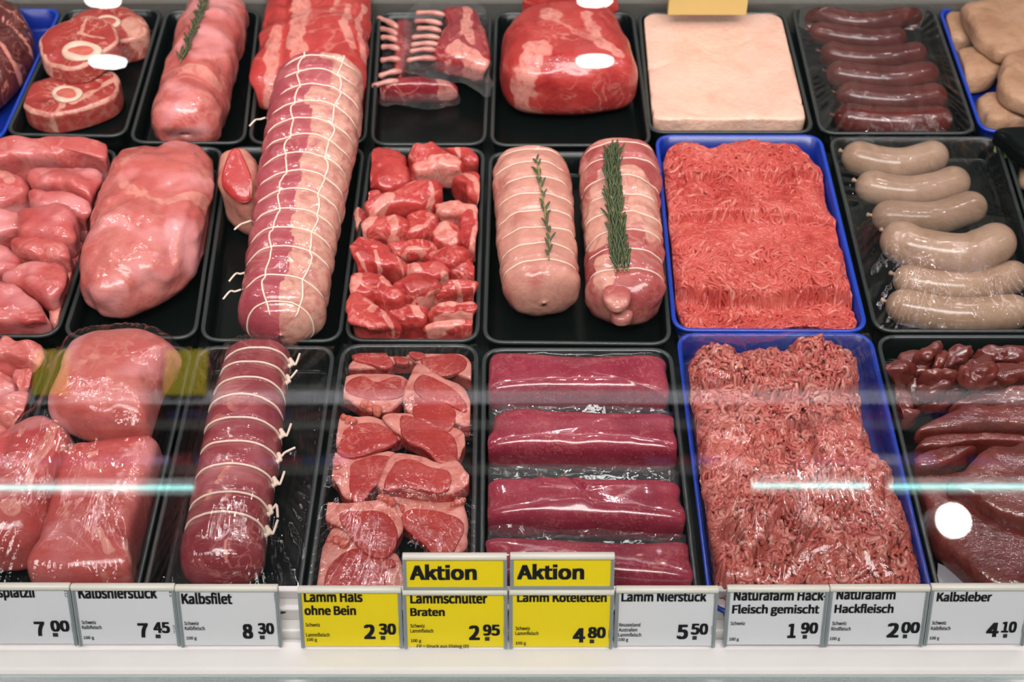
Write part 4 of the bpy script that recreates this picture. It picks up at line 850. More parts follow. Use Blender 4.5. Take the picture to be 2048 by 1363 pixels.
# lamb chops
G = 'lamb chops'
LB = FLOORZ + .003
chops = [
 (.018, 0, [(683, 715), (700, 697), (730, 692), (770, 695), (790, 705), (826, 718), (824, 738), (790, 741), (780, 755), (740, 755), (697, 752), (685, 732)], [[(712, 704), (738, 698), (766, 698), (772, 712), (782, 726), (765, 733), (740, 726), (714, 718)], [(788, 713), (812, 718), (808, 727), (790, 724)]], None, 'lamb chop in the back corner beside the netted roast, with a pale end flap'),
 (.020, .002, [(815, 708), (830, 697), (870, 710), (905, 707), (930, 714), (947, 730), (949, 762), (940, 777), (900, 757), (875, 752), (845, 742), (825, 727)], [[(850, 720), (880, 714), (905, 711), (925, 722), (922, 736), (908, 743), (880, 747), (862, 735)], [(824, 707), (845, 707), (852, 715), (835, 718)]], None, 'lamb chop in the back corner nearest the sealed packs'),
 (.018, .004, [(677, 775), (690, 757), (730, 751), (790, 754), (814, 765), (816, 792), (800, 815), (780, 836), (750, 840), (725, 832), (705, 815), (680, 798)], [[(702, 770), (725, 757), (755, 766), (785, 758), (806, 768), (806, 782), (780, 794), (740, 795), (708, 785)]], [(742, 818), (20)], 'lamb chop second from the back along the dark side, fat edge upward'),
 (.022, .010, [(812, 792), (824, 757), (842, 731), (880, 760), (917, 780), (937, 810), (942, 850), (935, 870), (905, 864), (880, 857), (840, 847), (815, 832)], [[(836, 775), (850, 758), (880, 768), (908, 785), (924, 805), (920, 817), (890, 805), (850, 795)], [(834, 802), (870, 800), (902, 818), (900, 848), (880, 857), (852, 842), (836, 832)]], [(822, 800), (12)], 'large lamb chop with two dark eyes and a thick curved fat rim'),
 (.018, .008, [(660, 887), (675, 850), (700, 836), (745, 838), (780, 850), (807, 865), (802, 887), (775, 900), (720, 912), (683, 907)], [[(702, 858), (740, 850), (772, 862), (786, 880), (755, 894), (712, 906), (684, 898), (690, 876)]], [(697, 840), (18)], 'lamb chop with a bone knob, above the one with clustered film glare'),
 (.018, .014, [(770, 838), (812, 829), (852, 840), (892, 858), (922, 868), (927, 900), (905, 938), (870, 922), (830, 897), (810, 885)], [[(812, 840), (850, 848), (888, 865), (904, 882), (903, 922), (880, 922), (850, 894), (818, 878)]], None, 'lamb chop in the middle half covered by the broad one in front of it'),
 (.018, .006, [(648, 907), (680, 908), (740, 912), (778, 906), (792, 917), (782, 950), (747, 987), (725, 1012), (690, 1008), (673, 972), (652, 947)], [[(708, 932), (740, 918), (773, 922), (768, 946), (740, 974), (720, 998), (706, 985), (703, 955)]], [(664, 925), (20)], 'lamb chop with a big ragged bone under clustered film glare'),
 (.022, .014, [(763, 987), (780, 930), (800, 908), (850, 918), (880, 935), (905, 928), (917, 930), (938, 967), (917, 997), (880, 1007), (830, 1002), (790, 992)], [[(780, 962), (800, 930), (830, 925), (860, 938), (888, 945), (888, 972), (868, 980), (820, 970), (786, 976)]], None, 'broad lamb chop in the centre with a thick smooth fat border'),
 (.018, .008, [(646, 1022), (655, 1010), (700, 1010), (750, 1005), (770, 990), (787, 1005), (797, 1040), (802, 1067), (775, 1110), (740, 1102), (700, 1072), (670, 1057), (650, 1042)], [[(690, 1032), (730, 1027), (768, 1032), (786, 1060), (782, 1086), (763, 1103), (730, 1094), (704, 1064)]], [(772, 1000), (16)], 'lamb chop behind the foremost one, clean oval eye'),
 (.018, .004, [(785, 1000), (800, 992), (830, 1005), (880, 1005), (912, 990), (927, 1020), (932, 1070), (925, 1112), (868, 1110), (838, 1082), (803, 1057), (788, 1032)], [[(820, 1026), (850, 1023), (890, 1031), (917, 1050), (900, 1090), (872, 1100), (850, 1080), (814, 1048)], [(798, 1008), (812, 1012), (808, 1024)]], [(914, 1008), (15)], 'lamb chop near the sale sign with a bluish glint on it'),
 (.018, .004, [(634, 1160), (655, 1085), (680, 1062), (720, 1090), (760, 1115), (790, 1115), (802, 1150), (797, 1192), (640, 1192)], [[(664, 1140), (690, 1112), (720, 1105), (754, 1120), (764, 1145), (752, 1178), (700, 1195), (662, 1180)], [(765, 1122), (780, 1120), (784, 1130), (768, 1132)]], [(675, 1082), (22)], 'lamb chop at the very front against the price rail')]
for i, (H, b, out, eyes, bone, l) in enumerate(chops):
    mx, my = np.mean(out, 0); gr = lambda pts: [(mx + (a - mx) * 1.06, my + (c2 - my) * 1.08) for a, c2 in pts]; out = gr(out); eyes = [gr(q) for q in eyes]
    V, F, A, mid = blob(out, H, LB + b, e=.24, flat=.45, nz=.0022, ns=60, seed=200 + i, nu=110, top=1.0)
    o = mk('lamb_chop', V, F, M['chop'], attrs=A); tag(o, l, 'meat', G)
    for k, eo in enumerate(eyes):
        cx, cy = np.mean(eo, 0); z = drop(o, cx, cy)[2]; eo = [(cx + (a - cx) * 1.13, cy + (b2 - cy) * 1.15) for a, b2 in eo]
        V, F, A, mid = blob(eo, .0064, z - .0040, e=.35, flat=.5, nz=.0010, ns=80, seed=230 + i, nu=60, fit=False); mk('lean_eye', V, F, M['chop'], parent=o)
    if bone:
        (bx, by), br = bone; p = drop(o, bx, by); m = mpp(bx, by, p[2]); parts = []
        g = np.random.default_rng(i)
        for q in range(3):
            a = np.linspace(0, 2 * math.pi, 22, endpoint=False); oc = [(bx + (q - 1) * br * .55 + br * .48 * math.cos(t) * (1 + .2 * math.sin(3 * t + q)), by + (q - 1) * br * .25 * (-1) ** i + br * .38 * math.sin(t)) for t in a]
            V, F, A2, mid = blob(oc, .010, p[2] - .006 + .001 * q, e=.7, nz=.0025, ns=120, seed=260 + i * 3 + q, nu=40, nv=16, fit=False); parts.append((V, F))
        V, F = join(parts); mk('bone', settle(V), F, M['marrow'], parent=o)

# vacuum packed loins
G = 'vacuum packed lamb loins'
vp = [(0, .042, [(982, 714), (1000, 708), (1100, 711), (1250, 714), (1320, 713), (1330, 745), (1338, 820), (1290, 820), (1100, 818), (972, 816), (974, 760)], [(966, 692), (1346, 692), (1356, 822), (964, 822)], [], 'vacuum packed lamb loin at the back of its tray, the straightest block'),
      (.002, .044, [(996, 820), (1100, 824), (1250, 832), (1342, 834), (1350, 870), (1358, 936), (1200, 938), (1090, 935), (974, 927), (982, 870)], [(968, 806), (1358, 818), (1366, 944), (958, 932)], [], 'vacuum packed lamb loin second from the back, with a long curved glint'),
      (.004, .044, [(972, 962), (1010, 956), (1065, 952), (1100, 958), (1136, 952), (1175, 966), (1260, 968), (1354, 966), (1358, 1010), (1364, 1078), (1200, 1074), (1100, 1070), (978, 1064), (973, 1010)], [(956, 934), (1366, 940), (1374, 1078), (956, 1066)], [([(1136, 950), (1180, 1006)], 6, .005), ([(1062, 952), (1080, 985)], 6, .004)], 'vacuum packed lamb loin second from the front, with a puckered upper edge'),
      (.006, .044, [(970, 1078), (1100, 1082), (1250, 1090), (1345, 1092), (1372, 1090), (1378, 1130), (1384, 1192), (1200, 1192), (990, 1200), (976, 1130)], [(958, 1052), (1376, 1072), (1396, 1212), (958, 1212)], [], 'vacuum packed lamb loin at the front, partly behind the price signs')]
for i, (b, H, out, fl, cr, l) in enumerate(vp):
    o = piece('lamb_loin_pack', out, H, 'pack', l, 'meat', base=FLOORZ + .003 + b, grp=G, e=.52, nz=.003, ns=22, seed=300 + i, nu=120, creases=cr,
              fat=[([(1262, 1118), (1275, 1124)], 5, .8), ([(1310, 1140), (1320, 1160)], 3, .6)] if i == 3 else ())
    q = PP(fl, .004)[:, :2]; nu, nv = 60, 26; u, v = np.meshgrid(np.linspace(0, 1, nu), np.linspace(0, 1, nv)); u = u.ravel(); v = v.ravel()
    XY = q[3] * ((1 - u) * (1 - v))[:, None] + q[2] * (u * (1 - v))[:, None] + q[1] * (u * v)[:, None] + q[0] * ((1 - u) * v)[:, None]
    XY = XY + np.stack([-.006 * np.sin(v * 7 + i) * (u < .02), 0 * u], 1)
    e = np.minimum(np.minimum(u, 1 - u) * 3, np.minimum(v, 1 - v))
    z = FLOORZ + b + H * .34 + .016 * v + .0035 * fbm(np.stack([XY[:, 0] * 38, XY[:, 1] * 70, u * 0], 1), 310 + i, 3) * sstep(.3 - e, 0, .25) - .004 * sstep(u, .93, 1) - .004 * sstep(.07 - u, 0, .07)
    mk('vacuum_bag', settle(np.concatenate([XY, z[:, None]], 1)), grid_faces(nv, nu, False), M['bag'], parent=o)

# liver
G = 'liver strips'
ls = [[(1955, 703), (1975, 693), (2020, 700), (2060, 712), (2060, 732), (2000, 732)], [(1885, 706), (1910, 697), (1937, 710), (1922, 737), (1890, 747)], [(1764, 744), (1790, 727), (1806, 735), (1822, 755), (1800, 767), (1770, 767)], [(1918, 737), (1940, 720), (1977, 720), (1984, 745), (1962, 772), (1930, 767)], [(1980, 737), (2020, 730), (2070, 740), (2070, 772), (2010, 772), (1974, 757)],
      [(1800, 732), (1830, 714), (1852, 730), (1858, 767), (1832, 772), (1808, 752)], [(1868, 717), (1885, 707), (1892, 725), (1882, 747), (1866, 747)], [(1830, 716), (1860, 700), (1872, 690), (1878, 712), (1858, 730)], [(1852, 757), (1880, 745), (1912, 745), (1907, 767), (1875, 774)],
      [(1768, 772), (1800, 770), (1818, 800), (1818, 832), (1790, 817), (1773, 800)], [(1812, 772), (1830, 760), (1838, 780), (1838, 817), (1818, 802)], [(1838, 772), (1870, 770), (1884, 790), (1852, 802), (1836, 797)], [(1836, 817), (1860, 797), (1887, 810), (1894, 822), (1860, 824)], [(1883, 787), (1932, 780), (1924, 802), (1893, 807)], [(1778, 812), (1815, 828), (1830, 832), (1822, 848), (1793, 852)], [(1912, 818), (1940, 795), (1985, 788), (2070, 780), (2070, 818), (1990, 818), (1940, 824)], [(1940, 768), (1980, 760), (2010, 778), (1985, 795), (1945, 792)]]
ll = ['liver strip at the back of its tray next to the frame edge', 'rounded liver strip at the back, middle of the pile', 'flat liver strip in the corner touching the blue tray, palest of the pile', 'greyish sheened liver strip beside the rounded one', 'broad liver strip at the frame edge under the backmost one', 'crumpled liver strip with dotted glints near the pointed one', 'tiny upright liver strip right of the pointed one', 'pointed liver strip sticking up highest at the back', 'flat liver strip lying across the middle of the pile', 'yellow tinted liver strip along the blue tray', 'narrow liver strip standing on edge', 'short liver strip above the one with the pale belly', 'liver strip with a pale belly at the front of the pile', 'thin liver strip overhanging the dark gap', 'lone liver strip lying lowest by the blue tray', 'long liver strip draped over the big slices', 'small liver strip in the middle of the pile by the frame edge']
for i, (out, l) in enumerate(zip(ls, ll)):
    mx, my = np.mean(out, 0); out = [(mx + (a - mx) * 1.22, my + (b - my) * 1.25) for a, b in out]
    piece('liver_strip', out, .020 + .004 * (i % 3), 'liver', l, 'meat', base=FLOORZ + .004 + .005 * (i % 4) + (.016 if i in (7, 6, 3, 8) else 0) + (.010 if i < 9 else 0), grp=G, e=.5, nz=.006, ns=60, seed=330 + i, slope=(.12 * math.sin(i * 2.1), .15 * math.cos(i * 1.3)), nu=60, nv=22)
G = 'liver slices'
for i, (out, H, b, l) in enumerate([([(1848, 857), (1895, 830), (1925, 813), (2075, 812), (2075, 872), (1980, 872), (1900, 887), (1830, 887)], .03, .012, 'liver slice at the back, just in front of the strips'), ([(1825, 902), (1840, 880), (1900, 868), (1990, 868), (2075, 880), (2075, 907), (1950, 904), (1880, 922), (1830, 917)], .028, .010, 'liver slice second from the back with a pale vein'),
       ([(1816, 932), (1840, 905), (1900, 893), (1952, 893), (1932, 922), (1880, 957), (1830, 962)], .028, .010, 'short liver slice pointing at the blue tray'), ([(1828, 962), (1880, 945), (1925, 942), (1925, 1000), (1965, 1040), (2085, 1100), (2085, 1192), (1990, 1200), (1905, 1135), (1860, 1082), (1843, 1012)], .034, 0, 'largest liver slice at the front reaching the price rail'),
       ([(1918, 947), (1960, 905), (2010, 893), (2085, 893), (2085, 1065), (2000, 1052), (1930, 1012), (1890, 998), (1890, 967)], .034, .018, 'thick liver slice on top under the round lamp reflection')]):
    piece('liver_slice', out, H, 'liver', l, 'meat', base=FLOORZ + .002 + b, grp=G, e=.45, nz=.004, seed=360 + i, nu=110, fat=[([(1965, 878), (1990, 884)], 4, .9)] if i == 1 else ())
q = PP([(1876, 1125), (1872, 1200), (1985, 1200), (1968, 1168)], -.02); V = np.concatenate([q, q - [0, 0, .0012]]); o = mk('liner_sheet', V, [[0, 1, 2, 3], [7, 6, 5, 4], [0, 4, 5, 1], [1, 5, 6, 2], [2, 6, 7, 3], [3, 7, 4, 0]], M['grey'], smooth=False); tag(o, 'corner of a grey liner sheet under the liver', 'liner')
# corner of the tray beside the pale sausages: green strip and black scoop
n = 40; u = np.linspace(0, 1, n); a, b = P(1990, 283, -.004), P(2110, 345, -.004); c = a + (b - a) * u[:, None]; w = .014
V = []; 
for s in (-1, -.5, 0, .5, 1):
    V.append(c + np.array([0.3, 1, 0]) * w * s + np.array([0, 0, 1]) * (.004 * np.cos(s * 2) + .002 * np.sin(u * 40 + s * 3))[:, None])
V = np.concatenate(V); V = np.concatenate([V, V - [0, 0, .0008]]); F = grid_faces(5, n, False) + [f[::-1] for f in grid_faces(5, n, False, 5 * n)]
o = mk('garnish_leaf', V, F, M['grass']); tag(o, 'light green leaf strip in the corner tray beside the pale sausages', 'garnish')
piece('pale_sausage_end', [(2036, 330), (2060, 320), (2090, 340), (2085, 380), (2045, 372)], .03, 'saus', 'pale rounded end of a sausage at the frame edge under the black scoop', 'sausage', e=.7)
V, F, A, mid = blob([(1984, 266), (2000, 256), (2060, 254), (2140, 260), (2140, 350), (2080, 345), (2045, 325), (2005, 285)], .022, .004, e=.35, nz=0, nu=90)
o = mk('black_scoop', V, F, M['black']); tag(o, 'dark scoop blade lying across the corner of the trays', 'scoop')
p0, p1 = P(2130, 300, .016), P(2260, 330, .03); V, F = tube(np.linspace(p0, p1, 12), .009 * round_ends(12, .1), 16); mk('handle', V, F, M['black'], parent=o)


# ------------------------------------------------------------ cling film stretched over the filled trays
AV = np.concatenate(MEATS)
for fi, (o, q, z) in enumerate(FILMS):
    nu, nv = 90, 150; u, v = np.meshgrid(np.linspace(0, 1, nu), np.linspace(0, 1, nv))
    XY = q[0] * ((1 - u) * (1 - v))[..., None] + q[1] * (u * (1 - v))[..., None] + q[2] * (u * v)[..., None] + q[3] * ((1 - u) * v)[..., None]
    c = q.mean(0); XY = c + (XY - c) * .985
    ob = np.full((nv, nu), -1.0); k = AV[(AV[:, 0] > q[:, 0].min()) & (AV[:, 0] < q[:, 0].max()) & (AV[:, 1] > q[:, 1].min()) & (AV[:, 1] < q[:, 1].max()) & (AV[:, 2] > z - .004)]
    vv = (k[:, 1] - (q[0, 1] + q[1, 1]) / 2) / ((q[3, 1] + q[2, 1]) / 2 - (q[0, 1] + q[1, 1]) / 2)
    xl = q[0, 0] + (q[3, 0] - q[0, 0]) * vv; xr = q[1, 0] + (q[2, 0] - q[1, 0]) * vv; uu = (k[:, 0] - xl) / (xr - xl)
    ok = (uu > .01) & (uu < .99) & (vv > .01) & (vv < .99); iu = np.round(uu[ok] * (nu - 1)).astype(int); iv = np.round(vv[ok] * (nv - 1)).astype(int)
    np.maximum.at(ob, (iv, iu), k[ok, 2] + .0035)
    raw = ob.copy()
    for _ in range(3):
        pd_ = np.pad(ob, 1, mode='edge'); ob = np.max([pd_[a:a + nv, b:b + nu] for a in range(3) for b in range(3)], axis=0)
    h = np.maximum(ob, z + .0012); edge = np.zeros_like(ob, bool); edge[[0, -1]] = True; edge[:, [0, -1]] = True
    h[edge] = z + .0012
    for _ in range(900):
        m = h.copy(); m[1:-1, 1:-1] = (h[:-2, 1:-1] + h[2:, 1:-1] + h[1:-1, :-2] + h[1:-1, 2:]) / 4
        h = np.where(edge, z + .0012, np.maximum(m, ob))
    s = h.copy()
    for _ in range(9): s[1:-1, 1:-1] = (s[:-2, 1:-1] + s[2:, 1:-1] + s[1:-1, :-2] + s[1:-1, 2:] + 2 * s[1:-1, 1:-1]) / 6
    pd_ = np.pad(raw, 1, mode='edge'); s = np.maximum(s, np.max([pd_[a:a + nv, b:b + nu] for a in range(3) for b in range(3)], axis=0) - .0022)
    e = np.minimum(np.minimum(u, 1 - u), np.minimum(v, 1 - v) * 1.6); ang = np.arctan2(v - .5, u - .5)
    s = s + .0011 * np.sin(ang * 52 + 3 * np.sin(ang * 9 + fi)) * sstep(np.hypot(u - .5, v - .5), .34, .55) * sstep(e, 0, .03)
    s = s + .0008 * fbm(np.stack([XY[..., 0].ravel() * 110, XY[..., 1].ravel() * 26, u.ravel() * 0 + fi], 1), fi, 2).reshape(nv, nu) * sstep(e, 0, .06)
    mk('cling_film', np.concatenate([XY, s[..., None]], 2).reshape(-1, 3), grid_faces(nv, nu, False), M['film'], parent=o)

# ------------------------------------------------------------ price signs
TILT = math.radians(22); TO = P(1024, 1290, -.016); TU = np.array([1.0, 0, 0]); TV = np.array([0, math.sin(TILT), math.cos(TILT)]); TN = np.array([0, -math.cos(TILT), math.sin(TILT)])
def tp(px, py):
    d = ray(px, py); t = ((TO - CAM) @ TN) / (d @ TN); q = CAM + d * t - TO; return q @ TU, q @ TV
def tw(u, v, n): return TO + TU * u + TV * v + TN * n
def tbox(u0, u1, v0, v1, n0, n1):
    V, F = box(u0, u1, v0, v1, n0, n1); return np.array([tw(*p) for p in V]), F
try: FONT = D.fonts.load(bpy.utils.resource_path('LOCAL') + '/datafiles/fonts/Noto Sans CJK Regular.woff2')      # the lettering that ships with Blender
except Exception: FONT = None
CAPH = []
def text_mesh(s, x0, x1, yb, cap, bold=.0, vert=False, shear=0.0, raw=False):
    cu = D.curves.new('printing', 'FONT'); cu.body = s; cu.size = 1; cu.shear = shear; cu.resolution_u = 4
    if FONT: cu.font = FONT
    if not CAPH:
        CAPH.append(0.7); h = text_mesh('H', 0, 10, 1200, 10, raw=True); CAPH[0] = float(h)
    ob = D.objects.new('printing', cu); COL.objects.link(ob); dg = bpy.context.evaluated_depsgraph_get()
    me = D.meshes.new_from_object(ob.evaluated_get(dg)); D.objects.remove(ob); D.curves.remove(cu)
    V = np.empty(len(me.vertices) * 3); me.vertices.foreach_get('co', V); V = V.reshape(-1, 3); F = [list(p.vertices) for p in me.polygons]; D.meshes.remove(me)
    if not len(V): return None
    if raw: return V[:, 1].max() - V[:, 1].min()
    if bold:
        n0 = len(V); sh = [(a * bold, b * bold * .6, 0) for a, b in ((-1, -1), (-1, 1), (0, 0), (1, -1), (1, 1), (-.5, 0), (.5, 0))]
        V = np.concatenate([V + np.array(s) for s in sh]); F = [[i + k * n0 for i in f] for k in range(len(sh)) for f in F]
    caph = CAPH[0] + bold * 1.2; V[:, 1] += bold * .6; V[:, 0] -= V[:, 0].min(); wd = V[:, 0].max()
    if vert: V = np.stack([V[:, 1], -V[:, 0], V[:, 2]], 1)
    (ua, va), (ub, _) = tp(x0, yb), tp(x1, yb); (_, vc) = tp(x0, yb - cap)
    if vert: k = abs(tp(x0, yb - cap)[1] - va) / wd; return np.array([tw(ub + p[0] * k, vc + p[1] * k, .0024) for p in V]), F
    sx = (ub - ua) / wd; sy = (vc - va) / caph
    if len(s) == 1: sx = min(sx, sy * 1.05)
    return np.array([tw(ua + p[0] * sx, va + p[1] * sy, .0024) for p in V]), F
def sign(x0, x1, ytop, ybot, yel, label, names, fine, price, codes, grp='price signs'):
    u0 = (tp(x0, ytop)[0] + tp(x0 + (1024 - x0) * .016, ybot)[0]) / 2; u1 = (tp(x1, ytop)[0] + tp(x1 + (1024 - x1) * .016, ybot)[0]) / 2
    vt, vb = tp((x0 + x1) / 2, ytop)[1], tp((x0 + x1) / 2, ybot)[1]; hd = .0052; sw = .0030
    root = empty('price_sign' if price else 'sale_sign', tw((u0 + u1) / 2, vb, 0)); tag(root, label, 'sign', grp)
    V, F = tbox(u0 + sw, u1 - sw, vb, vt - hd * .6, .0005, .0018); mk('card', V, F, M['ycard' if yel else 'card'], parent=root, smooth=False)
    V, F = tbox(u0, u1, vb - .001, vt - hd * .4, -.0016, .0003); mk('back_plate', V, F, M['railgrey'], parent=root, smooth=False)
    for a, b in ((u0, u0 + sw), (u1 - sw, u1)):
        V, F = join([tbox(a, b, vb - .001, vt - hd * .7, .0003, .0030), tbox(a + sw * .35, b - sw * .35, vb - .001, vt - hd * .7, .0030, .0040)]); mk('side_rail', V, F, M['railgrey'], parent=root, smooth=False)
    th = np.linspace(0, 2 * math.pi, 20, endpoint=False); rr = []
    for u in (u0 + .0002, u0 + .0006, u1 - .0006, u1 - .0002):
        s = .9 if u in (u0 + .0002, u1 - .0002) else 1
        rr.append(np.array([tw(u, vt - hd / 2 + hd / 2 * s * np.sign(math.sin(t)) * abs(math.sin(t)) ** .7, .0012 + .0036 * s * np.sign(math.cos(t)) * abs(math.cos(t)) ** .7) for t in th]))
    V, F = loft(rr); mk('top_rail', V, F, M['hood'], parent=root)
    if not price:
        V, F = tbox(u0, u1, vb - .0012, vb + .0008, -.001, .0036); mk('bottom_rail', V, F, M['railgrey'], parent=root, smooth=False)
    def put(nm, items, **kw):
        ms = [m for m in (text_mesh(*it, **kw) for it in items) if m is not None]
        if ms: V, F = join(ms); mk(nm, V, F, M['ink'], parent=root, smooth=False)
    put('product_name', names, bold=.018); put('fine_print', fine, bold=.010)
    if price:
        a, b, xa, xb, xc, xd, y = price
        ms = [text_mesh(a, xa, xb, y, 29, bold=.020), text_mesh(b, xc, xd, y - 9, 22, bold=.020)]
        pu, pv = tp(xc + 4, y + 1); qu, qv = tp(xc + 13, y - 6); ms.append(tbox(pu, qu, pv, qv, .0022, .0026))
        V, F = join(ms); mk('price', V, F, M['ink'], parent=root, smooth=False)
    cs = [text_mesh(s, x - 6, x, y, h, vert=True) for s, x, y, h in codes]
    if cs: V, F = join(cs); mk('code', V, F, M['ink'], parent=root, smooth=False)
    return root
sign(-62, 142, 1165, 1284, False, 'white price sign reading 7.00 at the end of the rail', [('splätzli', -2, 72, 1191, 21)], [], ('7', '00', 73, 94, 104, 142, 1268), [('20515', 146, 1260, 17), ('115', 132, 1190, 14)])
sign(144, 351, 1166, 1285, False, 'white price sign reading Kalbsnierstück 7.45', [('Kalbsnierstück', 159, 316, 1193, 22)], [('Schweiz', 165, 194, 1244, 7), ('Kalbfleisch', 166, 205, 1254, 7), ('100 g', 169, 190, 1274, 6)], ('7', '45', 279, 300, 309, 342, 1271), [('20511', 349, 1263, 17), ('11', 341, 1190, 12)])
sign(352, 557, 1168, 1287, False, 'white price sign reading Kalbsfilet 8.30', [('Kalbsfilet', 365, 466, 1204, 21)], [('Schweiz', 370, 399, 1246, 7), ('Kalbfleisch', 371, 411, 1256, 7), ('100 g', 374, 395, 1275, 6)], ('8', '30', 487, 508, 517, 550, 1273), [('20514', 556, 1265, 17), ('20514', 550, 1201, 17)])
sign(596, 803, 1171, 1289, True, 'yellow price sign reading Lamm Hals ohne Bein 2.30', [('Lamm Hals', 609, 726, 1200, 20), ('ohne Bein', 610, 713, 1226, 18)], [('Schweiz', 612, 641, 1249, 7), ('Lammfleisch', 613, 660, 1269, 7), ('100 g', 614, 635, 1278, 6)], ('2', '30', 729, 752, 758, 793, 1274), [('20535', 798, 1265, 15), ('20535', 797, 1197, 14)])
sign(805, 1015, 1175, 1290, True, 'yellow price sign reading Lammschulter Braten 2.95', [('Lammschulter', 821, 975, 1203, 20), ('Braten', 821, 890, 1228, 16)], [('Schweiz', 821, 850, 1251, 7), ('Lammfleisch', 821, 867, 1261, 7), ('100 g', 822, 843, 1280, 6), ('FP = Druck aus Dialog (D)', 834, 938, 1291, 6)], ('2', '95', 938, 960, 966, 1000, 1276), [('20557', 1007, 1267, 15), ('557', 1007, 1198, 11)])
sign(1018, 1228, 1175, 1290, True, 'yellow price sign reading Lamm Koteletten 4.80', [('Lamm Koteletten', 1034, 1213, 1200, 18)], [('Schweiz', 1031, 1060, 1256, 7), ('Lammfleisch', 1031, 1077, 1266, 7), ('100 g', 1031, 1052, 1285, 6)], ('4', '80', 1145, 1170, 1175, 1211, 1281), [('20560', 1216, 1271, 15), ('560', 1222, 1198, 11)])
sign(1231, 1436, 1171, 1288, False, 'white price sign reading Lamm Nierstück 5.50', [('Lamm Nierstück', 1242, 1412, 1199, 19)], [('Neuseeland', 1238, 1280, 1249, 7), ('Australien', 1237, 1274, 1259, 7), ('Lammfleisch', 1236, 1282, 1269, 7), ('100 g', 1236, 1256, 1278, 6)], ('5', '50', 1352, 1375, 1380, 1415, 1274), [('20570', 1421, 1264, 16), ('570', 1427, 1192, 12)])
sign(1453, 1657, 1169, 1286, False, 'white price sign reading 1.90 for mixed mince', [('Naturafarm Hack-', 1466, 1653, 1197, 20), ('Fleisch gemischt', 1463, 1637, 1223, 17)], [('Schweiz', 1460, 1489, 1246, 7), ('100 g', 1457, 1477, 1277, 6)], ('1', '90', 1573, 1590, 1600, 1634, 1272), [('20627', 1641, 1260, 15), ('104', 1652, 1187, 10)])
sign(1658, 1858, 1168, 1286, False, 'white price sign reading Hackfleisch 2.00', [('Naturafarm', 1671, 1789, 1195, 20), ('Hackfleisch', 1667, 1785, 1222, 17)], [('Schweiz', 1663, 1692, 1246, 7), ('Rindfleisch', 1661, 1700, 1257, 7), ('100 g', 1658, 1679, 1276, 6)], ('2', '00', 1771, 1795, 1800, 1837, 1271), [('20625', 1841, 1260, 15), ('625', 1852, 1190, 11)])
sign(1860, 2064, 1166, 1284, False, 'white price sign reading Kalbsleber 4.10 at the end of the rail', [('Kalbsleber', 1871, 1981, 1199, 18)], [('Schweiz', 1862, 1891, 1245, 7), ('Kalbfleisch', 1860, 1899, 1256, 7), ('100 g', 1857, 1877, 1275, 6)], ('4', '10', 1969, 1994, 2000, 2030, 1270), [('20530', 2040, 1262, 17)])
sign(804, 1014, 1105, 1172, True, 'yellow sign reading Aktion above the Lammschulter price', [('Aktion', 820, 954, 1156, 29)], [], None, [], 'sale signs')
sign(1020, 1230, 1104, 1170, True, 'yellow sign reading Aktion above the Lamm Koteletten price', [('Aktion', 1034, 1168, 1155, 29)], [], None, [], 'sale signs')

# ------------------------------------------------------------ the store behind the customer: seen only mirrored in the glass
def mirror(px, py, y=None, z=None):
    d = ray(px, py); o = np.array([0, g0[1], g0[2]]) + gn * .008; t = ((o - CAM) @ gn) / (d @ gn); p = CAM + d * t; r = d - 2 * (d @ gn) * gn
    s = (y - p[1]) / r[1] if y is not None else (z - p[2]) / r[2]
    return p + r * s
tubem = emit('tube_glow', (.42, 1.0, .95), 16); lampm = emit('lamp_glow', (1, .97, .92), 60)
YS = -3.4
V, F = box(-8, 8, -9.1, -9, -1, 4.5); struct(mk('wall_far', V, F, plain('store_wall', (90, 96, 92), .7), smooth=False))
def strip_lamp(x0, x1, py, label):
    a, b = mirror(x0, py, y=YS + .15), mirror(x1, py, y=YS + .15); V, F = tube(np.linspace(a, b, 4), .0055, 12); o = empty('strip_lamp', (a + b) / 2)
    mk('glow_tube', V, F, tubem, parent=o); V, F = box(min(a[0], b[0]), max(a[0], b[0]), a[1] - .05, a[1] - .015, a[2] - .02, a[2] + .03); mk('housing', V, F, M['white'], parent=o, smooth=False); tag(o, label, 'lamp', 'shelf strip lamps')
strip_lamp(-150, 386, 976, 'strip lamp over the far shelf, mirrored across the veal cuts'); strip_lamp(1505, 1738, 972, 'short strip lamp on the far shelf, mirrored across the mixed mince'); strip_lamp(1780, 2100, 974, 'strip lamp over the far shelf, mirrored across the liver')
for i, (px, py, l) in enumerate(((215, 127, 'ceiling lamp mirrored over the shin steaks'), (1190, 125, 'ceiling lamp mirrored over the wrapped leg of lamb'), (205, 5, 'ceiling lamp mirrored at the top edge above the shin steaks'), (1190, 4, 'ceiling lamp mirrored at the top edge above the wrapped leg'))):
    p = mirror(px, py, z=2.6); d = (p[1] - CAM[1]); k = 110 / FPX * abs(d) * 1.05
    o = empty('ceiling_lamp', p); a = np.linspace(0, 2 * math.pi, 32, endpoint=False); rg = lambda s, z: np.stack([p[0] + s * k / 2 * np.cos(a), p[1] + s * k * .3 * np.sin(a), np.full(32, z)], 1); V, F = loft([rg(1, p[2]), rg(1, p[2] + .012)]); mk('diffuser', V, F, lampm, parent=o, smooth=False)
    V, F = loft([rg(1.15, p[2] + .012), rg(1.15, p[2] + .06)]); mk('housing', V, F, M['white'], parent=o, smooth=False); tag(o, l, 'lamp', 'ceiling lamps')
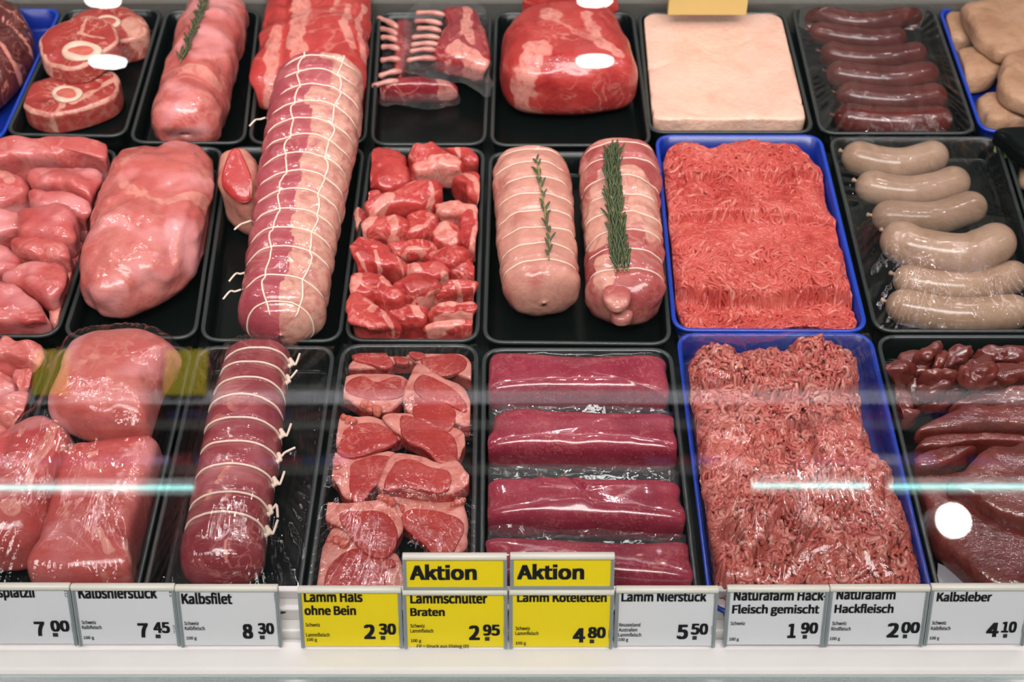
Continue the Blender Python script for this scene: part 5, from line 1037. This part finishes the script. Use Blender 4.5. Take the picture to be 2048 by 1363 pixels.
# round lamp reflected at the liver
p = mirror(1910, 1042, y=-2.2); o = empty('round_lamp', p); k = 38 / FPX * 2.6
a = np.linspace(0, 2 * math.pi, 40, endpoint=False); r1_ = np.stack([p[0] + k * np.cos(a), np.full(40, p[1]), p[2] + k * np.sin(a)], 1); V, F = loft([r1_, r1_ - [0, .06, 0]]); mk('glow_disc', V, F, lampm, parent=o, smooth=False)
r2_ = np.stack([p[0] + 1.15 * k * np.cos(a), np.full(40, p[1] - .01), p[2] + 1.15 * k * np.sin(a)], 1); V, F = loft([r2_, r2_ - [0, .1, 0]]); mk('housing', V, F, M['white'], parent=o, smooth=False); tag(o, 'round spot lamp mirrored as a white disc over the liver', 'lamp')
# shelf with packs opposite
g = np.random.default_rng(3); cols = [(150, 130, 200), (190, 170, 220), (90, 80, 170), (220, 210, 215), (170, 60, 70), (60, 70, 120)]; pm = [plain('pack_colour_%s' % 'abcdef'[i], c, .4) for i, c in enumerate(cols)]
za, zb, zc_ = mirror(300, 930, y=YS)[2], mirror(300, 840, y=YS)[2], mirror(300, 770, y=YS)[2]
sh = empty('store_shelf', (-1, YS, za - .02)); tag(sh, 'shelf unit opposite the counter, mirrored faintly in the glass', 'shelf')
for z in (za, zb, zc_):
    V, F = box(-3.2, 3.2, YS - .5, YS, z - .03, z); mk('board', V, F, M['steel'], parent=sh, smooth=False)
V, F = box(-3.2, 3.2, YS - .01, YS + .005, zc_ - .06, zc_ - .02); mk('price_strip', V, F, M['card'], parent=sh, smooth=False)
for z in (za, zb):
    x = -1.9
    while x < 1.5:
        w = g.uniform(.05, .11); h = g.uniform(.03, .05)
        if not (-.55 < x < .35): 
            V, F = box(x, x + w * .92, YS - .3, YS - .05 + g.uniform(-.03, 0), z + .0005, z + h); o = mk('food_pack', V, F, pm[int(g.integers(6))], smooth=False); tag(o, 'small coloured pack on the store shelf opposite, mirrored faintly', 'pack', 'packs on the store shelf')
        x += w
for x0, x1, l in ((62, 140, 'yellow promotion board mirrored over the end tray'), (325, 415, 'yellow promotion board mirrored beside the tied fillet')):
    a, b = mirror(x0, 790, y=YS + .02), mirror(x1, 700, y=YS + .02); V, F = box(min(a[0], b[0]), max(a[0], b[0]), a[1] - .01, a[1], min(a[2], b[2]), max(a[2], b[2])); o = mk('promotion_board', V, F, M['ycard'], smooth=False); tag(o, l, 'board', 'promotion boards')
area((0, YS + .9, 1.9), (math.radians(-50), 0, 0), 4.0, .3, 120, (.95, .97, 1))  # added light on the shelf so that its mirror image shows
area((0, YS + 1.1, zb + .1), (math.radians(-90), 0, 0), 4.4, .08, 14, (.9, .92, 1))          # added fill light, brightens the packs for their reflection
